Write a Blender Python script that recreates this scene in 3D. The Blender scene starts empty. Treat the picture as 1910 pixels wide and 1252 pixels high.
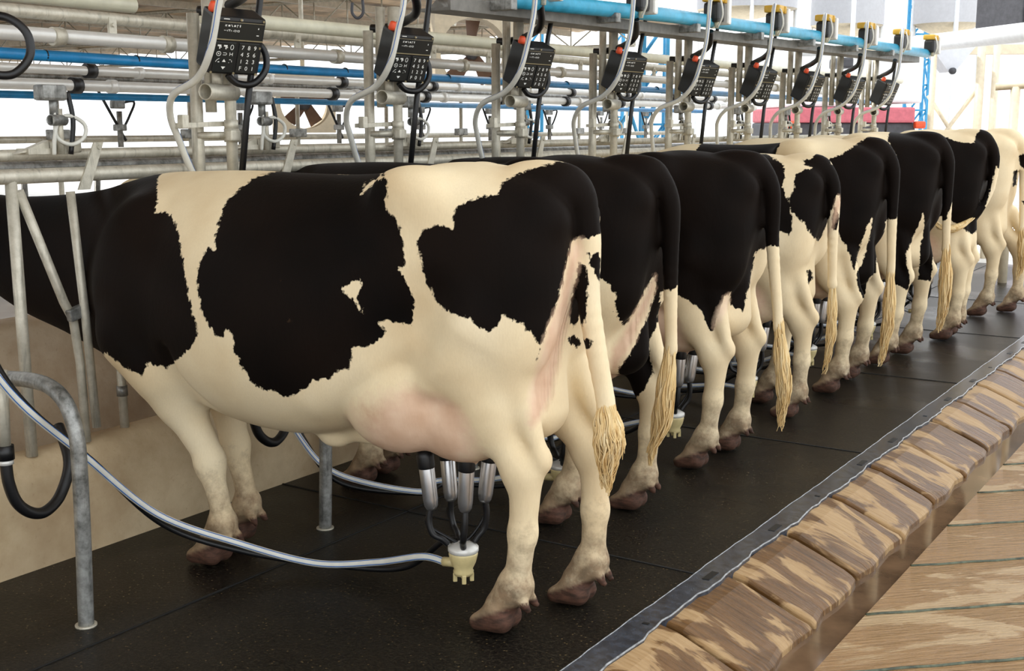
import bpy, bmesh, math, random
import numpy as np
from mathutils import Vector, Matrix
random.seed(7)
S = bpy.context.scene
COL = S.collection
# ---------------------------------------------------------------- camera, sky, sun, exposure
FPX, FW, FH = 2250.0, 1910.0, 1252.0
yaw, pitch = math.atan(1475 / FPX), math.atan(391 / FPX)
cam = bpy.data.cameras.new('camera')
cam.sensor_width = 36.0
cam.lens = 36.0 * FPX / FW
cam.clip_start, cam.clip_end = 0.05, 400
co = bpy.data.objects.new('camera', cam)
COL.objects.link(co)
co.location = (0, 0, 1.55)
co.rotation_euler = (math.pi / 2 - pitch, 0, yaw)
S.camera = co
S.view_settings.view_transform = 'Standard'
S.view_settings.look = 'None'
S.view_settings.gamma = 1.0
S.view_settings.use_curve_mapping = False
S.view_settings.exposure = 0.0
W = bpy.data.worlds.new('daylight')
S.world = W
W.use_nodes = True
wn = W.node_tree
bg = wn.nodes['Background']
bg.inputs[0].default_value = (0.93, 0.97, 1.0, 1)
bg.inputs[1].default_value = 2.05
sun = bpy.data.lights.new('sun', 'SUN')
sun.energy = 3.2
sun.angle = math.radians(1.0)
sun.color = (1.0, 0.95, 0.86)
so = bpy.data.objects.new('sun', sun)
COL.objects.link(so)
so.rotation_euler = Vector((-.60, -.32, .74)).to_track_quat('Z', 'Y').to_euler()
# ---------------------------------------------------------------- helpers
def link(o, parent=None):
    COL.objects.link(o)
    if parent is not None:
        o.parent = parent
    return o

def tag(o, label=None, cat=None, group=None, kind=None):
    if label: o['label'] = label
    if cat: o['category'] = cat
    if group: o['group'] = group
    if kind: o['kind'] = kind
    return o

def empty(name, loc=(0, 0, 0), rz=0.0, label=None, cat=None, group=None):
    o = bpy.data.objects.new(name, None)
    o.empty_display_size = 0.1
    o.location = loc
    o.rotation_euler = (0, 0, rz)
    link(o)
    return tag(o, label, cat, group)

def copy_tree(o, parent=None):
    c = o.copy()
    COL.objects.link(c)
    c.parent = parent
    for ch in list(o.children):
        copy_tree(ch, c)
    return c

class MB:
    """collects shapes, then builds ONE mesh object"""
    def __init__(s):
        s.v, s.f, s.m, s.sm = [], [], [], []
        s.cur = 0
    def _add(s, vs, fs, smooth):
        b = len(s.v)
        s.v += [tuple(p) for p in vs]
        for f in fs:
            s.f.append([b + i for i in f]); s.m.append(s.cur); s.sm.append(smooth)
        return s
    def mat(s, i):
        s.cur = i
        return s
    def box(s, c, d, rot=None, bev=0.0):
        hx, hy, hz = d[0] / 2, d[1] / 2, d[2] / 2
        b = min(bev, hx * .9, hy * .9, hz * .9)
        M = rot if rot is not None else Matrix.Identity(3)
        c = Vector(c)
        if b <= 0:
            vs = [c + M @ Vector((x * hx, y * hy, z * hz)) for x in (-1, 1) for y in (-1, 1) for z in (-1, 1)]
            fs = [(0, 1, 3, 2), (4, 6, 7, 5), (0, 4, 5, 1), (2, 3, 7, 6), (0, 2, 6, 4), (1, 5, 7, 3)]
            return s._add(vs, fs, False)
        bm = bmesh.new()
        bmesh.ops.create_cube(bm, size=1.0)
        for v in bm.verts:
            v.co = Vector((v.co.x * 2 * hx, v.co.y * 2 * hy, v.co.z * 2 * hz))
        bmesh.ops.bevel(bm, geom=bm.edges[:], offset=b, segments=2, affect='EDGES', profile=0.6)
        bm.verts.index_update()
        vs = [c + M @ v.co for v in bm.verts]
        fs = [[v.index for v in f.verts] for f in bm.faces]
        bm.free()
        return s._add(vs, fs, False)
    def tube(s, pts, r, n=10, cap=True, closed=False, rr=None):
        pts = [Vector(p) for p in pts]
        m = len(pts)
        tans = []
        for i in range(m):
            a = pts[max(i - 1, 0)] if not closed else pts[(i - 1) % m]
            b = pts[min(i + 1, m - 1)] if not closed else pts[(i + 1) % m]
            t = (b - a)
            tans.append(t.normalized() if t.length > 1e-9 else Vector((0, 0, 1)))
        up = Vector((0, 0, 1)) if abs(tans[0].z) < .9 else Vector((1, 0, 0))
        nrm = (up - tans[0] * up.dot(tans[0])).normalized()
        vs, fs = [], []
        for i in range(m):
            if i:
                q = tans[i - 1].rotation_difference(tans[i])
                nrm = (q @ nrm)
                nrm = (nrm - tans[i] * nrm.dot(tans[i])).normalized()
            bn = tans[i].cross(nrm)
            ri = rr[i] if rr else r
            for k in range(n):
                a = 2 * math.pi * k / n
                vs.append(pts[i] + (nrm * math.cos(a) + bn * math.sin(a)) * ri)
        for i in range(m - (0 if closed else 1)):
            j = (i + 1) % m
            for k in range(n):
                l = (k + 1) % n
                fs.append((i * n + k, i * n + l, j * n + l, j * n + k))
        s._add(vs, fs, True)
        if cap and not closed:
            b = len(s.v) - len(vs)
            s.f.append([b + k for k in range(n)][::-1]); s.m.append(s.cur); s.sm.append(False)
            s.f.append([b + (m - 1) * n + k for k in range(n)]); s.m.append(s.cur); s.sm.append(False)
        return s
    def pipe(s, pts, ro, ri, n=14):
        """open-ended hollow straight pipe"""
        a, b = Vector(pts[0]), Vector(pts[-1]); L = (b - a).length
        return s.lathe([(ri, L * .8), (ri, .003), (ri + .001, 0), (ro - .001, 0), (ro, .002), (ro, L)], a, n, b - a)
    def lathe(s, prof, c, n=18, axis=None):
        """prof: (r, h) pairs from the bottom up, about axis through c"""
        ax = (axis or Vector((0, 0, 1))).normalized()
        h = Vector((1, 0, 0)) if abs(ax.x) < .8 else Vector((0, 1, 0))
        e1 = (h - ax * h.dot(ax)).normalized(); e2 = ax.cross(e1)
        c = Vector(c); vs, fs = [], []
        for (r, z) in prof:
            for k in range(n):
                a = 2 * math.pi * k / n
                vs.append(c + ax * z + (e1 * math.cos(a) + e2 * math.sin(a)) * max(r, 1e-4))
        for i in range(len(prof) - 1):
            for k in range(n):
                l = (k + 1) % n
                fs.append((i * n + k, i * n + l, (i + 1) * n + l, (i + 1) * n + k))
        fs.append(tuple(range(n))[::-1]); fs.append(tuple((len(prof) - 1) * n + k for k in range(n)))
        s._add(vs, fs, True)
        return s
    def poly(s, pts, d):
        """polygon pts extruded by the vector d"""
        n = len(pts); d = Vector(d)
        vs = [Vector(p) for p in pts] + [Vector(p) + d for p in pts]
        fs = [tuple(range(n))[::-1], tuple(range(n, 2 * n))] + [(i, (i + 1) % n, (i + 1) % n + n, i + n) for i in range(n)]
        return s._add(vs, fs, False)
    def ball(s, c, r, n=12):
        r = r if hasattr(r, '__len__') else (r, r, r)
        m = max(4, n // 2)
        vs, fs = [], []
        for i in range(m + 1):
            a = math.pi * i / m
            for k in range(n):
                b = 2 * math.pi * k / n
                vs.append((c[0] + r[0] * math.sin(a) * math.cos(b), c[1] + r[1] * math.sin(a) * math.sin(b), c[2] + r[2] * math.cos(a)))
        for i in range(m):
            for k in range(n):
                fs.append((i * n + k, (i + 1) * n + k, (i + 1) * n + (k + 1) % n, i * n + (k + 1) % n))
        return s._add(vs, fs, True)
    def build(s, name, mats, parent=None, loc=None):
        me = bpy.data.meshes.new(name)
        me.from_pydata(s.v, [], s.f)
        ms = mats if isinstance(mats, (list, tuple)) else [mats]
        for m in ms: me.materials.append(m)
        me.polygons.foreach_set('material_index', s.m)
        me.polygons.foreach_set('use_smooth', s.sm)
        bm = bmesh.new(); bm.from_mesh(me)
        bmesh.ops.recalc_face_normals(bm, faces=bm.faces[:])
        bm.to_mesh(me); bm.free()
        me.update()
        o = bpy.data.objects.new(name, me)
        if loc is not None: o.location = loc
        return link(o, parent)

def smooth_path(pts, n=8, closed=False):
    """Catmull-Rom through pts"""
    P = [Vector(p) for p in pts]; out = []
    m = len(P)
    for i in range(m if closed else m - 1):
        g = (lambda j: P[j % m]) if closed else (lambda j: P[min(max(j, 0), m - 1)])
        a, b, c, d = g(i - 1), g(i), g(i + 1), g(i + 2)
        for k in range(n):
            t = k / n
            out.append(.5 * ((2 * b) + (c - a) * t + (2 * a - 5 * b + 4 * c - d) * t * t + (3 * b - a - 3 * c + d) * t ** 3))
    if not closed: out.append(P[-1])
    return out

# ---------------------------------------------------------------- materials
class NT:
    def __init__(s, name):
        s.m = bpy.data.materials.new(name); s.m.use_nodes = True
        s.t = s.m.node_tree; s.b = s.t.nodes['Principled BSDF']
        s.out = s.t.nodes['Material Output']
    def n(s, typ, **kw):
        x = s.t.nodes.new(typ)
        for k, v in kw.items(): setattr(x, k, v)
        return x
    def l(s, a, b): s.t.links.new(a, b)
    def val(s, sock, v):
        if isinstance(v, bpy.types.NodeSocket): s.l(v, sock)
        else: sock.default_value = v
    def math(s, op, a, b=0.0, c=0.0, clamp=False):
        x = s.n('ShaderNodeMath', operation=op, use_clamp=clamp)
        s.val(x.inputs[0], a); s.val(x.inputs[1], b); s.val(x.inputs[2], c)
        return x.outputs[0]
    def mix(s, f, a, b, blend='MIX'):
        x = s.n('ShaderNodeMix', data_type='RGBA', blend_type=blend)
        s.val(x.inputs[0], f)
        for k, v in ((6, a), (7, b)):
            s.val(x.inputs[k], (*v, 1) if isinstance(v, tuple) and len(v) == 3 else v)
        return x.outputs[2]
    def noise(s, scale, detail=4, rough=.55, vec=None, dist=0.0, color=False):
        x = s.n('ShaderNodeTexNoise'); x.inputs['Scale'].default_value = scale
        x.inputs['Detail'].default_value = detail; x.inputs['Roughness'].default_value = rough
        x.inputs['Distortion'].default_value = dist
        if vec is not None: s.l(vec, x.inputs['Vector'])
        return x.outputs[1 if color else 0]
    def obj(s): return s.n('ShaderNodeTexCoord').outputs['Object']
    def geo(s): return s.n('ShaderNodeNewGeometry').outputs['Position']
    def xf(s, vec, loc=(0, 0, 0), rot=(0, 0, 0), sc=(1, 1, 1)):
        x = s.n('ShaderNodeMapping'); s.l(vec, x.inputs[0])
        x.inputs[1].default_value = loc; x.inputs[2].default_value = rot; x.inputs[3].default_value = sc
        return x.outputs[0]
    def ramp(s, f, stops):
        x = s.n('ShaderNodeValToRGB'); s.l(f, x.inputs[0]); e = x.color_ramp.elements
        while len(e) < len(stops): e.new(.5)
        for q, (p, c) in zip(e, stops):
            q.position = p; q.color = (*c, 1) if len(c) == 3 else c
        return x.outputs[0]
    def rng(s, v, a, b, c=0.0, d=1.0, smooth=False):
        x = s.n('ShaderNodeMapRange'); s.l(v, x.inputs[0])
        if smooth: x.interpolation_type = 'SMOOTHSTEP'
        for i, q in enumerate((a, b, c, d)): x.inputs[i + 1].default_value = q
        return x.outputs[0]
    def bump(s, h, strength=.3, dist=.01, normal=None):
        x = s.n('ShaderNodeBump'); x.inputs['Strength'].default_value = strength
        x.inputs['Distance'].default_value = dist; s.l(h, x.inputs['Height'])
        if normal is not None: s.l(normal, x.inputs['Normal'])
        s.l(x.outputs[0], s.b.inputs['Normal'])
        return x.outputs[0]
    def set(s, **kw):
        for k, v in kw.items():
            i = s.b.inputs[k.replace('_', ' ')]
            s.val(i, (*v, 1) if isinstance(v, tuple) and len(v) == 3 and i.type == 'RGBA' else v)
        return s.m

def plain(name, c, rough=.5, metal=0.0, var=.12, scale=14.0, bump=.0, spec=.5):
    t = NT(name)
    f = t.noise(scale, 5, .6, t.obj())
    d = tuple(max(0, x * (1 - 2.2 * var)) for x in c); e = tuple(min(1, x * (1 + var)) for x in c)
    t.set(Base_Color=t.ramp(f, [(.3, d), (.7, e)]), Roughness=rough, Metallic=metal, Specular_IOR_Level=spec)
    if bump: t.bump(f, bump, .004)
    return t.m
# ---------------------------------------------------------------- setting
def floor_mat():
    t = NT('rubber_mat'); g = t.geo()
    n1 = t.noise(75, 5, .75, g); n2 = t.noise(3.0, 4, .6, g); n3 = t.noise(1.0, 4, .6, t.xf(g, rot=(0, 0, .5), sc=(40, 140, 40)))
    c = t.ramp(n1, [(.32, (.002, .0019, .0018)), (.52, (.008, .007, .0058)), (.72, (.042, .034, .022))])
    c = t.mix(t.rng(n2, .45, .7, 0, .5), c, (.020, .016, .011))
    sp = t.n('ShaderNodeTexVoronoi'); sp.inputs['Scale'].default_value = 42; t.l(g, sp.inputs[0])
    c = t.mix(t.rng(sp.outputs['Distance'], .08, .16, .6, 0), c, (.17, .12, .055))
    c = t.mix(t.rng(t.noise(120, 3, .7, g), .55, .72, 0, .5), c, (.075, .06, .038))
    wet = t.rng(t.noise(1.3, 3, .5, g), .5, .62)
    t.set(Base_Color=c, Roughness=t.math('MULTIPLY_ADD', wet, -.12, .34), Specular_IOR_Level=.13)
    t.bump(t.math('ADD', n1, t.math('MULTIPLY', n3, .6)), .30, .004)
    return t.m

def concrete(name, a, b, stain, rough=.8, scale=5.0):
    t = NT(name); g = t.geo()
    n1 = t.noise(scale, 6, .65, g); n2 = t.noise(1.7, 4, .6, g); n3 = t.noise(60, 3, .6, g)
    c = t.ramp(n1, [(.3, a), (.7, b)])
    c = t.mix(t.rng(n2, .48, .72, 0, .75), c, stain)
    c = t.mix(t.rng(n3, .62, .75, 0, .35), c, stain)
    t.set(Base_Color=c, Roughness=rough, Specular_IOR_Level=.3)
    t.bump(t.math('ADD', n1, t.math('MULTIPLY', n3, .3)), .35, .008)
    return t.m

def wet_stone(name, angle, dry, dry2, wetc, ridge, cut, sc, dk, dr_, wr, sp, bd):
    """tan cast stone with brown wet films that shine"""
    t = NT(name); g = t.geo()
    v = t.xf(g, rot=(0, 0, angle))
    gr = t.noise(1.0, 5, .62, t.xf(v, sc=(5, 60, 8)))
    n2 = t.noise(1.0, 5, .55, t.xf(v, sc=sc), dist=.9)
    n3 = t.noise(70, 3, .6, g)
    c = t.ramp(gr, [(.3, dry2), (.62, dry)])
    c = t.mix(t.rng(n3, .6, .8, 0, .35), c, dry2)
    wet = t.rng(t.math('ADD', n2, t.math('MULTIPLY', t.math('SUBTRACT', gr, .5), .16)), cut - .022, cut + .022)
    wc = t.ramp(gr, [(.3, tuple(x * dk for x in wetc)), (.6, wetc)])
    c = t.mix(wet, c, wc)
    t.set(Base_Color=c, Roughness=t.math('MULTIPLY_ADD', wet, wr, dr_), Specular_IOR_Level=sp)
    h = t.math('ADD', t.math('MULTIPLY', gr, ridge), t.math('MULTIPLY', n3, .12))
    t.bump(h, .6, bd)
    return t.m

M_MAT = floor_mat()
M_WALL = concrete('manger_concrete', (.46, .34, .20), (.64, .51, .33), (.33, .22, .12))
M_TROUGH = concrete('trough_concrete', (.42, .31, .20), (.56, .45, .32), (.27, .18, .11))
M_KERB = wet_stone('wet_kerb_stone', 0.0, (.43, .285, .145), (.31, .185, .08), (.165, .082, .028), 1.0, .47, (2.2, 5.4, 2.6), .45, .5, -.22, .16, .010)
M_ALLEY = wet_stone('wet_alley_stone', math.radians(-43), (.52, .355, .185), (.40, .255, .12), (.36, .20, .075), 2.6, .44, (1.2, 3.6, 2), 0.8, .34, -.2, .5, .022)
M_GUT = plain('gutter_water', (.16, .095, .052), .07, var=.2, scale=5, spec=.6)
M_STRIP = plain('black_strip', (.042, .050, .066), .25, var=.3, scale=30)
M_CAULK = plain('grey_sealant', (.30, .31, .32), .25, var=.3, scale=40)
M_YARD = concrete('yard_concrete', (.55, .53, .50), (.68, .66, .63), (.46, .43, .40), .45, 2.0)

# rubber platform the cows stand on
mb = MB()
mb.box((-2.66, 5.75, -.15), (2.0, 17.5, .3))
for (y) in (1.0, 3.62, 5.5, 7.4, 9.3, 11.2): pass
fl = tag(mb.build('floor', M_MAT), kind='structure')
# seams between the mats
mb = MB()
for y in (1.85, 3.72, 5.62, 7.52, 9.42, 11.32): mb.box((-2.66, y, .0015), (1.98, .008, .003))
mb.box((-2.95, 5.75, .0015), (.008, 17.4, .003))
tag(mb.build('trim_1', plain('mat_seam', (.004, .004, .004), .7)), kind='structure')

# sealing strip with wavy edges and slots along the platform's edge
rs = random.Random(3)
def wavy(x, amp, n=330, y0=-3.0, y1=14.5, seed=0, w=.008, z=.004):
    r = random.Random(seed); ph = [r.random() * 6 for _ in range(4)]
    out = []
    for i in range(n):
        y = y0 + (y1 - y0) * i / (n - 1)
        d = amp * (math.sin(y * 9 + ph[0]) * .5 + math.sin(y * 23 + ph[1]) * .35 + math.sin(y * 51 + ph[2]) * .3)
        out.append((x + d, y, z))
    return out
A_, B_ = wavy(-1.668, .0035, seed=1), wavy(-1.572, .011, seed=2)
vs = []; fs = []
for (a, b) in zip(A_, B_): vs += [(a[0], a[1], .006), (b[0], b[1], .006), (a[0], a[1], -.05), (b[0], b[1], -.05)]
for i in range(len(A_) - 1):
    q = 4 * i
    fs += [(q, q + 1, q + 5, q + 4), (q + 1, q + 3, q + 7, q + 5), (q + 2, q, q + 4, q + 6)]
mb = MB(); mb._add(vs, fs, False)
strip = mb.build('edge_strip', M_STRIP)
tag(strip, 'black sealing strip along the edge of the cows\' platform above the brown kerb', 'strip')
mb = MB()
mb.tube([(p[0], p[1], .006) for p in A_], .0022, 6)
mb.tube([(p[0] - .002, p[1], .006) for p in B_], .0036, 6)
mb.build('sealant_edge', M_CAULK, strip)
M_SLOT = plain('slot_dark', (.003, .003, .003), .5)
for k in range(16):
    y = 2.62 + k * .55 + (.06 if k % 2 else 0)
    mb = MB()
    if k % 3 == 1: mb.box((-1.613, y, .0068), (.022, .012, .002))
    else: mb.box((-1.612, y, .0068), (.026, .085, .002))
    mb.build('drain_slot', M_SLOT, strip)

# sloping cast kerb, scored into blocks
mb = MB()
prof = [(-1.58, -.002), (-1.52, -.014), (-1.40, -.062), (-1.325, -.094), (-1.288, -.110), (-1.272, -.124), (-1.268, -.19), (-1.58, -.19)]
def kerb_block(y0, y1, r):
    g = .015; vs = []; fs = []; m = len(prof)
    ts = [0, .012, .03, .2, .4, .6, .8, .97, .988, 1]; ts = [0, .005 / (y1 - y0), .014 / (y1 - y0), .25, .5, .75, 1 - .014 / (y1 - y0), 1 - .005 / (y1 - y0), 1]; n = len(ts); dr = (.012, .004, 0, 0, 0, 0, 0, .004, .012)
    dz = r.uniform(-.004, .004)
    for i in range(n):
        t = ts[i]; y = y0 + g + (y1 - y0 - 2 * g) * t
        drop = dr[i]
        e = .010 * math.sin(y * 17 + r.random() * .4)
        for j, (x, z) in enumerate(prof):
            vs.append((x + (e if 3 < j < 7 else 0) + (-.4 * drop if 2 < j < 7 else 0), y + (.008 if i == 1 else -.008 if i == n - 2 else 0) * 0, z + dz - (drop if j < 6 else 0)))
        if i in (0, n - 1): pass
    for i in range(n - 1):
        for j in range(m):
            k = (j + 1) % m
            fs.append((i * m + j, i * m + k, (i + 1) * m + k, (i + 1) * m + j))
    fs.append(tuple(range(m))[::-1]); fs.append(tuple((n - 1) * m + j for j in range(m)))
    mb._add(vs, fs, False)
edges = [3.286 - .536 * 11 + .536 * i for i in range(11)] + [3.286, 3.805, 4.33, 4.884, 5.437, 5.956, 6.504] + [6.504 + .54 * i for i in range(1, 16)]
rk = random.Random(5)
for a, b in zip(edges, edges[1:]): kerb_block(a, b, rk)
mb.box((-1.44, 5.75, -.20), (.28, 17.6, .12))
kb = mb.build('kerb', M_KERB)
tag(kb, kind='structure')
bv = kb.modifiers.new('soft', 'BEVEL'); bv.width = .006; bv.segments = 2; bv.limit_method = 'ANGLE'; bv.angle_limit = math.radians(25)
# gutter with standing brown water
mb = MB(); mb.box((-1.22, 5.75, -.196), (.16, 17.6, .10))
tag(mb.build('floor_gutter', M_GUT), kind='structure')
# alley: cast slab with diagonal score lines
mb = MB()
vs = []; fs = []
mb.box((.96, 5.75, -.23), (4.22, 17.6, .2))
tag(mb.build('floor_alley', M_ALLEY), kind='structure')
mb = MB()
for i in range(-12, 26):
    y = 4.0 + .565 * (i)
    a = Vector((-1.148, y, -.1295)); d = Vector((1, 0.93, 0)).normalized()
    pts = [a + d * (s * .06) + Vector((0, .004 * math.sin(s * 1.7 + i), 0)) for s in range(0, 52)]
    mb.tube(pts, .0065, 5)
tag(mb.build('floor_joint', plain('algae_joint', (.10, .115, .07), .6, var=.35, scale=25)), kind='structure')

# manger kerb wall, rounded ledge, trough behind it
mb = MB()
prof_w = [(-3.64, -.02), (-3.643, .30), (-3.648, .335), (-3.665, .355), (-3.672, .372), (-3.69, .392), (-3.72, .402), (-3.78, .402), (-3.80, .36), (-3.84, .20), (-3.95, .10), (-3.95, -.3), (-3.64, -.3)]
n = 60; m = len(prof_w); vs = []; fs = []
rw = random.Random(8)
for i in range(n):
    y = -3 + 17.5 * i / (n - 1)
    for (x, z) in prof_w: vs.append((x + .004 * math.sin(y * 3.1 + z * 9), y, z + .005 * math.sin(y * 4.3 + x * 20)))
for i in range(n - 1):
    for j in range(m):
        k = (j + 1) % m; fs.append((i * m + j, i * m + k, (i + 1) * m + k, (i + 1) * m + j))
mb._add(vs, fs, True)
tag(mb.build('wall_manger', M_WALL), kind='structure')
mb = MB()
mb.box((-4.35, 5.75, .0), (.8, 17.5, .2))
tag(mb.build('floor_trough', M_TROUGH), kind='structure')
mb = MB()
prof_b = [(-4.32, .10), (-4.42, .62), (-4.42, .70), (-4.45, .735), (-4.62, .74), (-4.66, .72), (-4.66, -.1), (-4.32, -.1)]
m = len(prof_b); vs = []; fs = []
for i in range(n):
    y = -3 + 17.5 * i / (n - 1)
    for (x, z) in prof_b: vs.append((x + .006 * math.sin(y * 2.3), y, z + .006 * math.sin(y * 3.3 + x * 20)))
for i in range(n - 1):
    for j in range(m):
        k = (j + 1) % m; fs.append((i * m + j, i * m + k, (i + 1) * m + k, (i + 1) * m + j))
mb._add(vs, fs, True)
tag(mb.build('wall_trough', M_TROUGH), kind='structure')
# ground of the whole yard, a little under the parlour
mb = MB(); mb.box((-20, 30, -.42), (150, 150, .1))
tag(mb.build('ground', M_YARD), kind='structure')
mb = MB(); mb.box((-6.9, 5.75, -.14), (4.6, 17.6, .4))
tag(mb.build('floor_passage', M_YARD), kind='structure')

# roof of corrugated sheet on purlins
M_ROOF = plain('brown_roof_sheet', (.62, .45, .28), .6, var=.3, scale=1.5)
def corrugated(x0, x1, y0, y1, zf, name, step=.11):
    nx = int((x1 - x0) / step); vs = []; fs = []
    for i in range(nx + 1):
        x = x0 + (x1 - x0) * i / nx
        for y in (y0, y1): vs.append((x, y, zf(x, y) + (.03 if i % 2 else 0)))
    for i in range(nx): fs.append((2 * i, 2 * i + 1, 2 * i + 3, 2 * i + 2))
    mb = MB(); mb._add(vs, fs, False)
    mb._add([(v[0], v[1], v[2] + .012) for v in vs], [f[::-1] for f in fs], False)
    return mb.build(name, M_ROOF)
zr1 = lambda x, y: 4.4
tag(corrugated(-9.0, -1.5, -9, 9.8, zr1, 'ceiling'), kind='structure')  # unseen near roof, its height and edges shaped to let daylight onto the cows
zr2 = lambda x, y: 3.35
tag(corrugated(-44, -9.2, -14, 21, zr2, 'ceiling_shed', .2), kind='structure')
# ---------------------------------------------------------------- cows: one signed-distance body each, meshed as one surface
f32 = np.float32
class Field:
    def __init__(s, lo, hi, h):
        s.lo = np.array(lo, f32); s.h = h
        s.n = np.ceil((np.array(hi) - s.lo) / h).astype(int) + 1
        s.ax = [(s.lo[i] + h * np.arange(s.n[i])).astype(f32) for i in range(3)]
        s.D = np.full(s.n, .5, f32)
    def sub(s, lo, hi, pad):
        sl = []
        for i in range(3):
            a = int(np.clip(np.floor((lo[i] - pad - s.lo[i]) / s.h), 0, s.n[i]))
            b = int(np.clip(np.ceil((hi[i] + pad - s.lo[i]) / s.h) + 1, 0, s.n[i]))
            sl.append(slice(a, b))
        return tuple(sl), s.ax[0][sl[0]][:, None, None], s.ax[1][sl[1]][None, :, None], s.ax[2][sl[2]][None, None, :]
    def put(s, sl, d, k, op='add'):
        A = s.D[sl]
        if op == 'add':
            hh = np.maximum(k - np.abs(A - d), 0) / k
            s.D[sl] = np.minimum(A, d) - hh * hh * k * .25
        else:                                       # smooth cut
            hh = np.maximum(k - np.abs(A + d), 0) / k
            s.D[sl] = np.maximum(A, -d) + hh * hh * k * .25
    def cone(s, a, b, ra, rb, k=.04, fl=1.0, op='add'):
        """round cone; fl > 1 squeezes it sideways"""
        a = np.array(a, f32); b = np.array(b, f32); R = max(ra, rb)
        sl, X, Y, Z = s.sub(np.minimum(a, b) - R, np.maximum(a, b) + R, k + 2 * s.h)
        vm = (a[1] + b[1]) / 2
        sc = np.array([1, fl, 1], f32)
        a2 = (a - [0, vm, 0]) * sc; b2 = (b - [0, vm, 0]) * sc
        px, py, pz = X - a2[0], (Y - vm) * fl - a2[1], Z - a2[2]
        ba = b2 - a2; L2 = float(ba @ ba) + 1e-9
        t = np.clip((px * ba[0] + py * ba[1] + pz * ba[2]) / L2, 0, 1)
        d = np.sqrt((px - t * ba[0]) ** 2 + (py - t * ba[1]) ** 2 + (pz - t * ba[2]) ** 2) - (ra + (rb - ra) * t)
        s.put(sl, (d / (1 + .5 * (fl - 1))).astype(f32), k, op)
    def ell(s, c, r, k=.05, op='add', ry=0.0):
        """ellipsoid, tilted by ry in the side plane"""
        c = np.array(c, f32); r = np.array(r, f32); R = max(r[0], r[2]); bb = np.array([R, r[1], R])
        sl, X, Y, Z = s.sub(c - bb, c + bb, k + 2 * s.h)
        x, y, z = X - c[0], Y - c[1], Z - c[2]
        ca, sa = math.cos(ry), math.sin(ry)
        x, z = x * ca + z * sa, -x * sa + z * ca
        k0 = np.sqrt((x / r[0]) ** 2 + (y / r[1]) ** 2 + (z / r[2]) ** 2)
        k1 = np.sqrt((x / r[0] ** 2) ** 2 + (y / r[1] ** 2) ** 2 + (z / r[2] ** 2) ** 2) + 1e-6
        s.put(sl, (k0 * (k0 - 1) / k1).astype(f32), k, op)
    def loft(s, st, k=.05):
        """trunk from stations (u, top, bottom, halfwidth, z of halfwidth, n_top, n_bottom)"""
        st = np.array(st, float); us = st[:, 0]
        sl, X, Y, Z = s.sub((us[0] - .1, -.5, .4), (us[-1] + .1, .5, 1.6), 0)
        u = np.clip(X[:, 0, 0].astype(float), us[0], us[-1])
        def cr(col):
            y = st[:, col]; m = np.gradient(y, us)
            i = np.clip(np.searchsorted(us, u) - 1, 0, len(us) - 2)
            hh = us[i + 1] - us[i]; t = (u - us[i]) / hh
            return ((2 * t**3 - 3 * t**2 + 1) * y[i] + (t**3 - 2 * t**2 + t) * hh * m[i] + (-2 * t**3 + 3 * t**2) * y[i + 1] + (t**3 - t**2) * hh * m[i + 1])[:, None, None].astype(f32)
        zt, zb, w, zm, nt, nb = [cr(i) for i in range(1, 7)]
        up = Z > zm
        t = np.where(up, (Z - zm) / (zt - zm), (zm - Z) / (zm - zb)); n = np.where(up, nt, nb)
        F = (np.abs(t) ** n + np.abs(Y / w) ** n) ** (1 / n) - 1
        g = np.gradient(F, s.h)
        gl = np.sqrt(g[1] ** 2 + g[2] ** 2)
        d = (F / np.maximum(gl, 1.2)).astype(f32)
        e = np.maximum(us[0] - X, X - us[-1]) + 0 * d
        hh = np.maximum(.1 - np.abs(e - d), 0) / .1
        d = np.maximum(e, d) + hh * hh * .025
        s.put(sl, d, k)
    def mesh(s):
        D = s.D; h = s.h
        ins = D < 0
        nx, ny, nz = [q - 1 for q in s.n]
        c = np.zeros((nx, ny, nz), np.int8)
        offs = [(i, j, k) for i in (0, 1) for j in (0, 1) for k in (0, 1)]
        for (i, j, k) in offs: c += ins[i:i + nx, j:j + ny, k:k + nz]
        act = np.argwhere((c > 0) & (c < 8))
        idx = np.full((nx, ny, nz), -1, np.int32); idx[tuple(act.T)] = np.arange(len(act))
        val = {o: D[act[:, 0] + o[0], act[:, 1] + o[1], act[:, 2] + o[2]] for o in offs}
        P = np.zeros((len(act), 3)); N = np.zeros(len(act))
        for o in offs:
            for ax in range(3):
                if o[ax]: continue
                q = list(o); q[ax] = 1; q = tuple(q)
                a, b = val[o], val[q]; x = (a < 0) != (b < 0)
                t = np.where(x, a / np.where(x, a - b, 1), 0)
                p = np.array(o, float)[None, :].repeat(len(act), 0); p[:, ax] += t
                P[x] += p[x]; N[x] += 1
        P = (P / N[:, None] + act) * h + s.lo
        F = []
        for ax in range(3):
            o1, o2 = [(1, 2), (2, 0), (0, 1)][ax]
            A = np.moveaxis(ins, ax, 0)
            df = A[1:] != A[:-1]
            loc = np.argwhere(df)
            e = np.zeros((len(loc), 3), int); e[:, ax] = loc[:, 0]
            rest = [i for i in range(3) if i != ax]
            e[:, rest[0]] = loc[:, 1]; e[:, rest[1]] = loc[:, 2]
            ok = np.all(e[:, rest] > 0, 1) & (e[:, rest[0]] < s.n[rest[0]] - 1) & (e[:, rest[1]] < s.n[rest[1]] - 1)
            e = e[ok]
            q = []
            for (d1, d2) in ((-1, -1), (0, -1), (0, 0), (-1, 0)):
                g = e.copy(); g[:, o1] += d1; g[:, o2] += d2
                q.append(idx[tuple(g.T)])
            q = np.stack(q, 1)
            fl = ~ins[tuple(e.T)]
            q[fl] = q[fl][:, ::-1]
            F.append(q)
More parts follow.
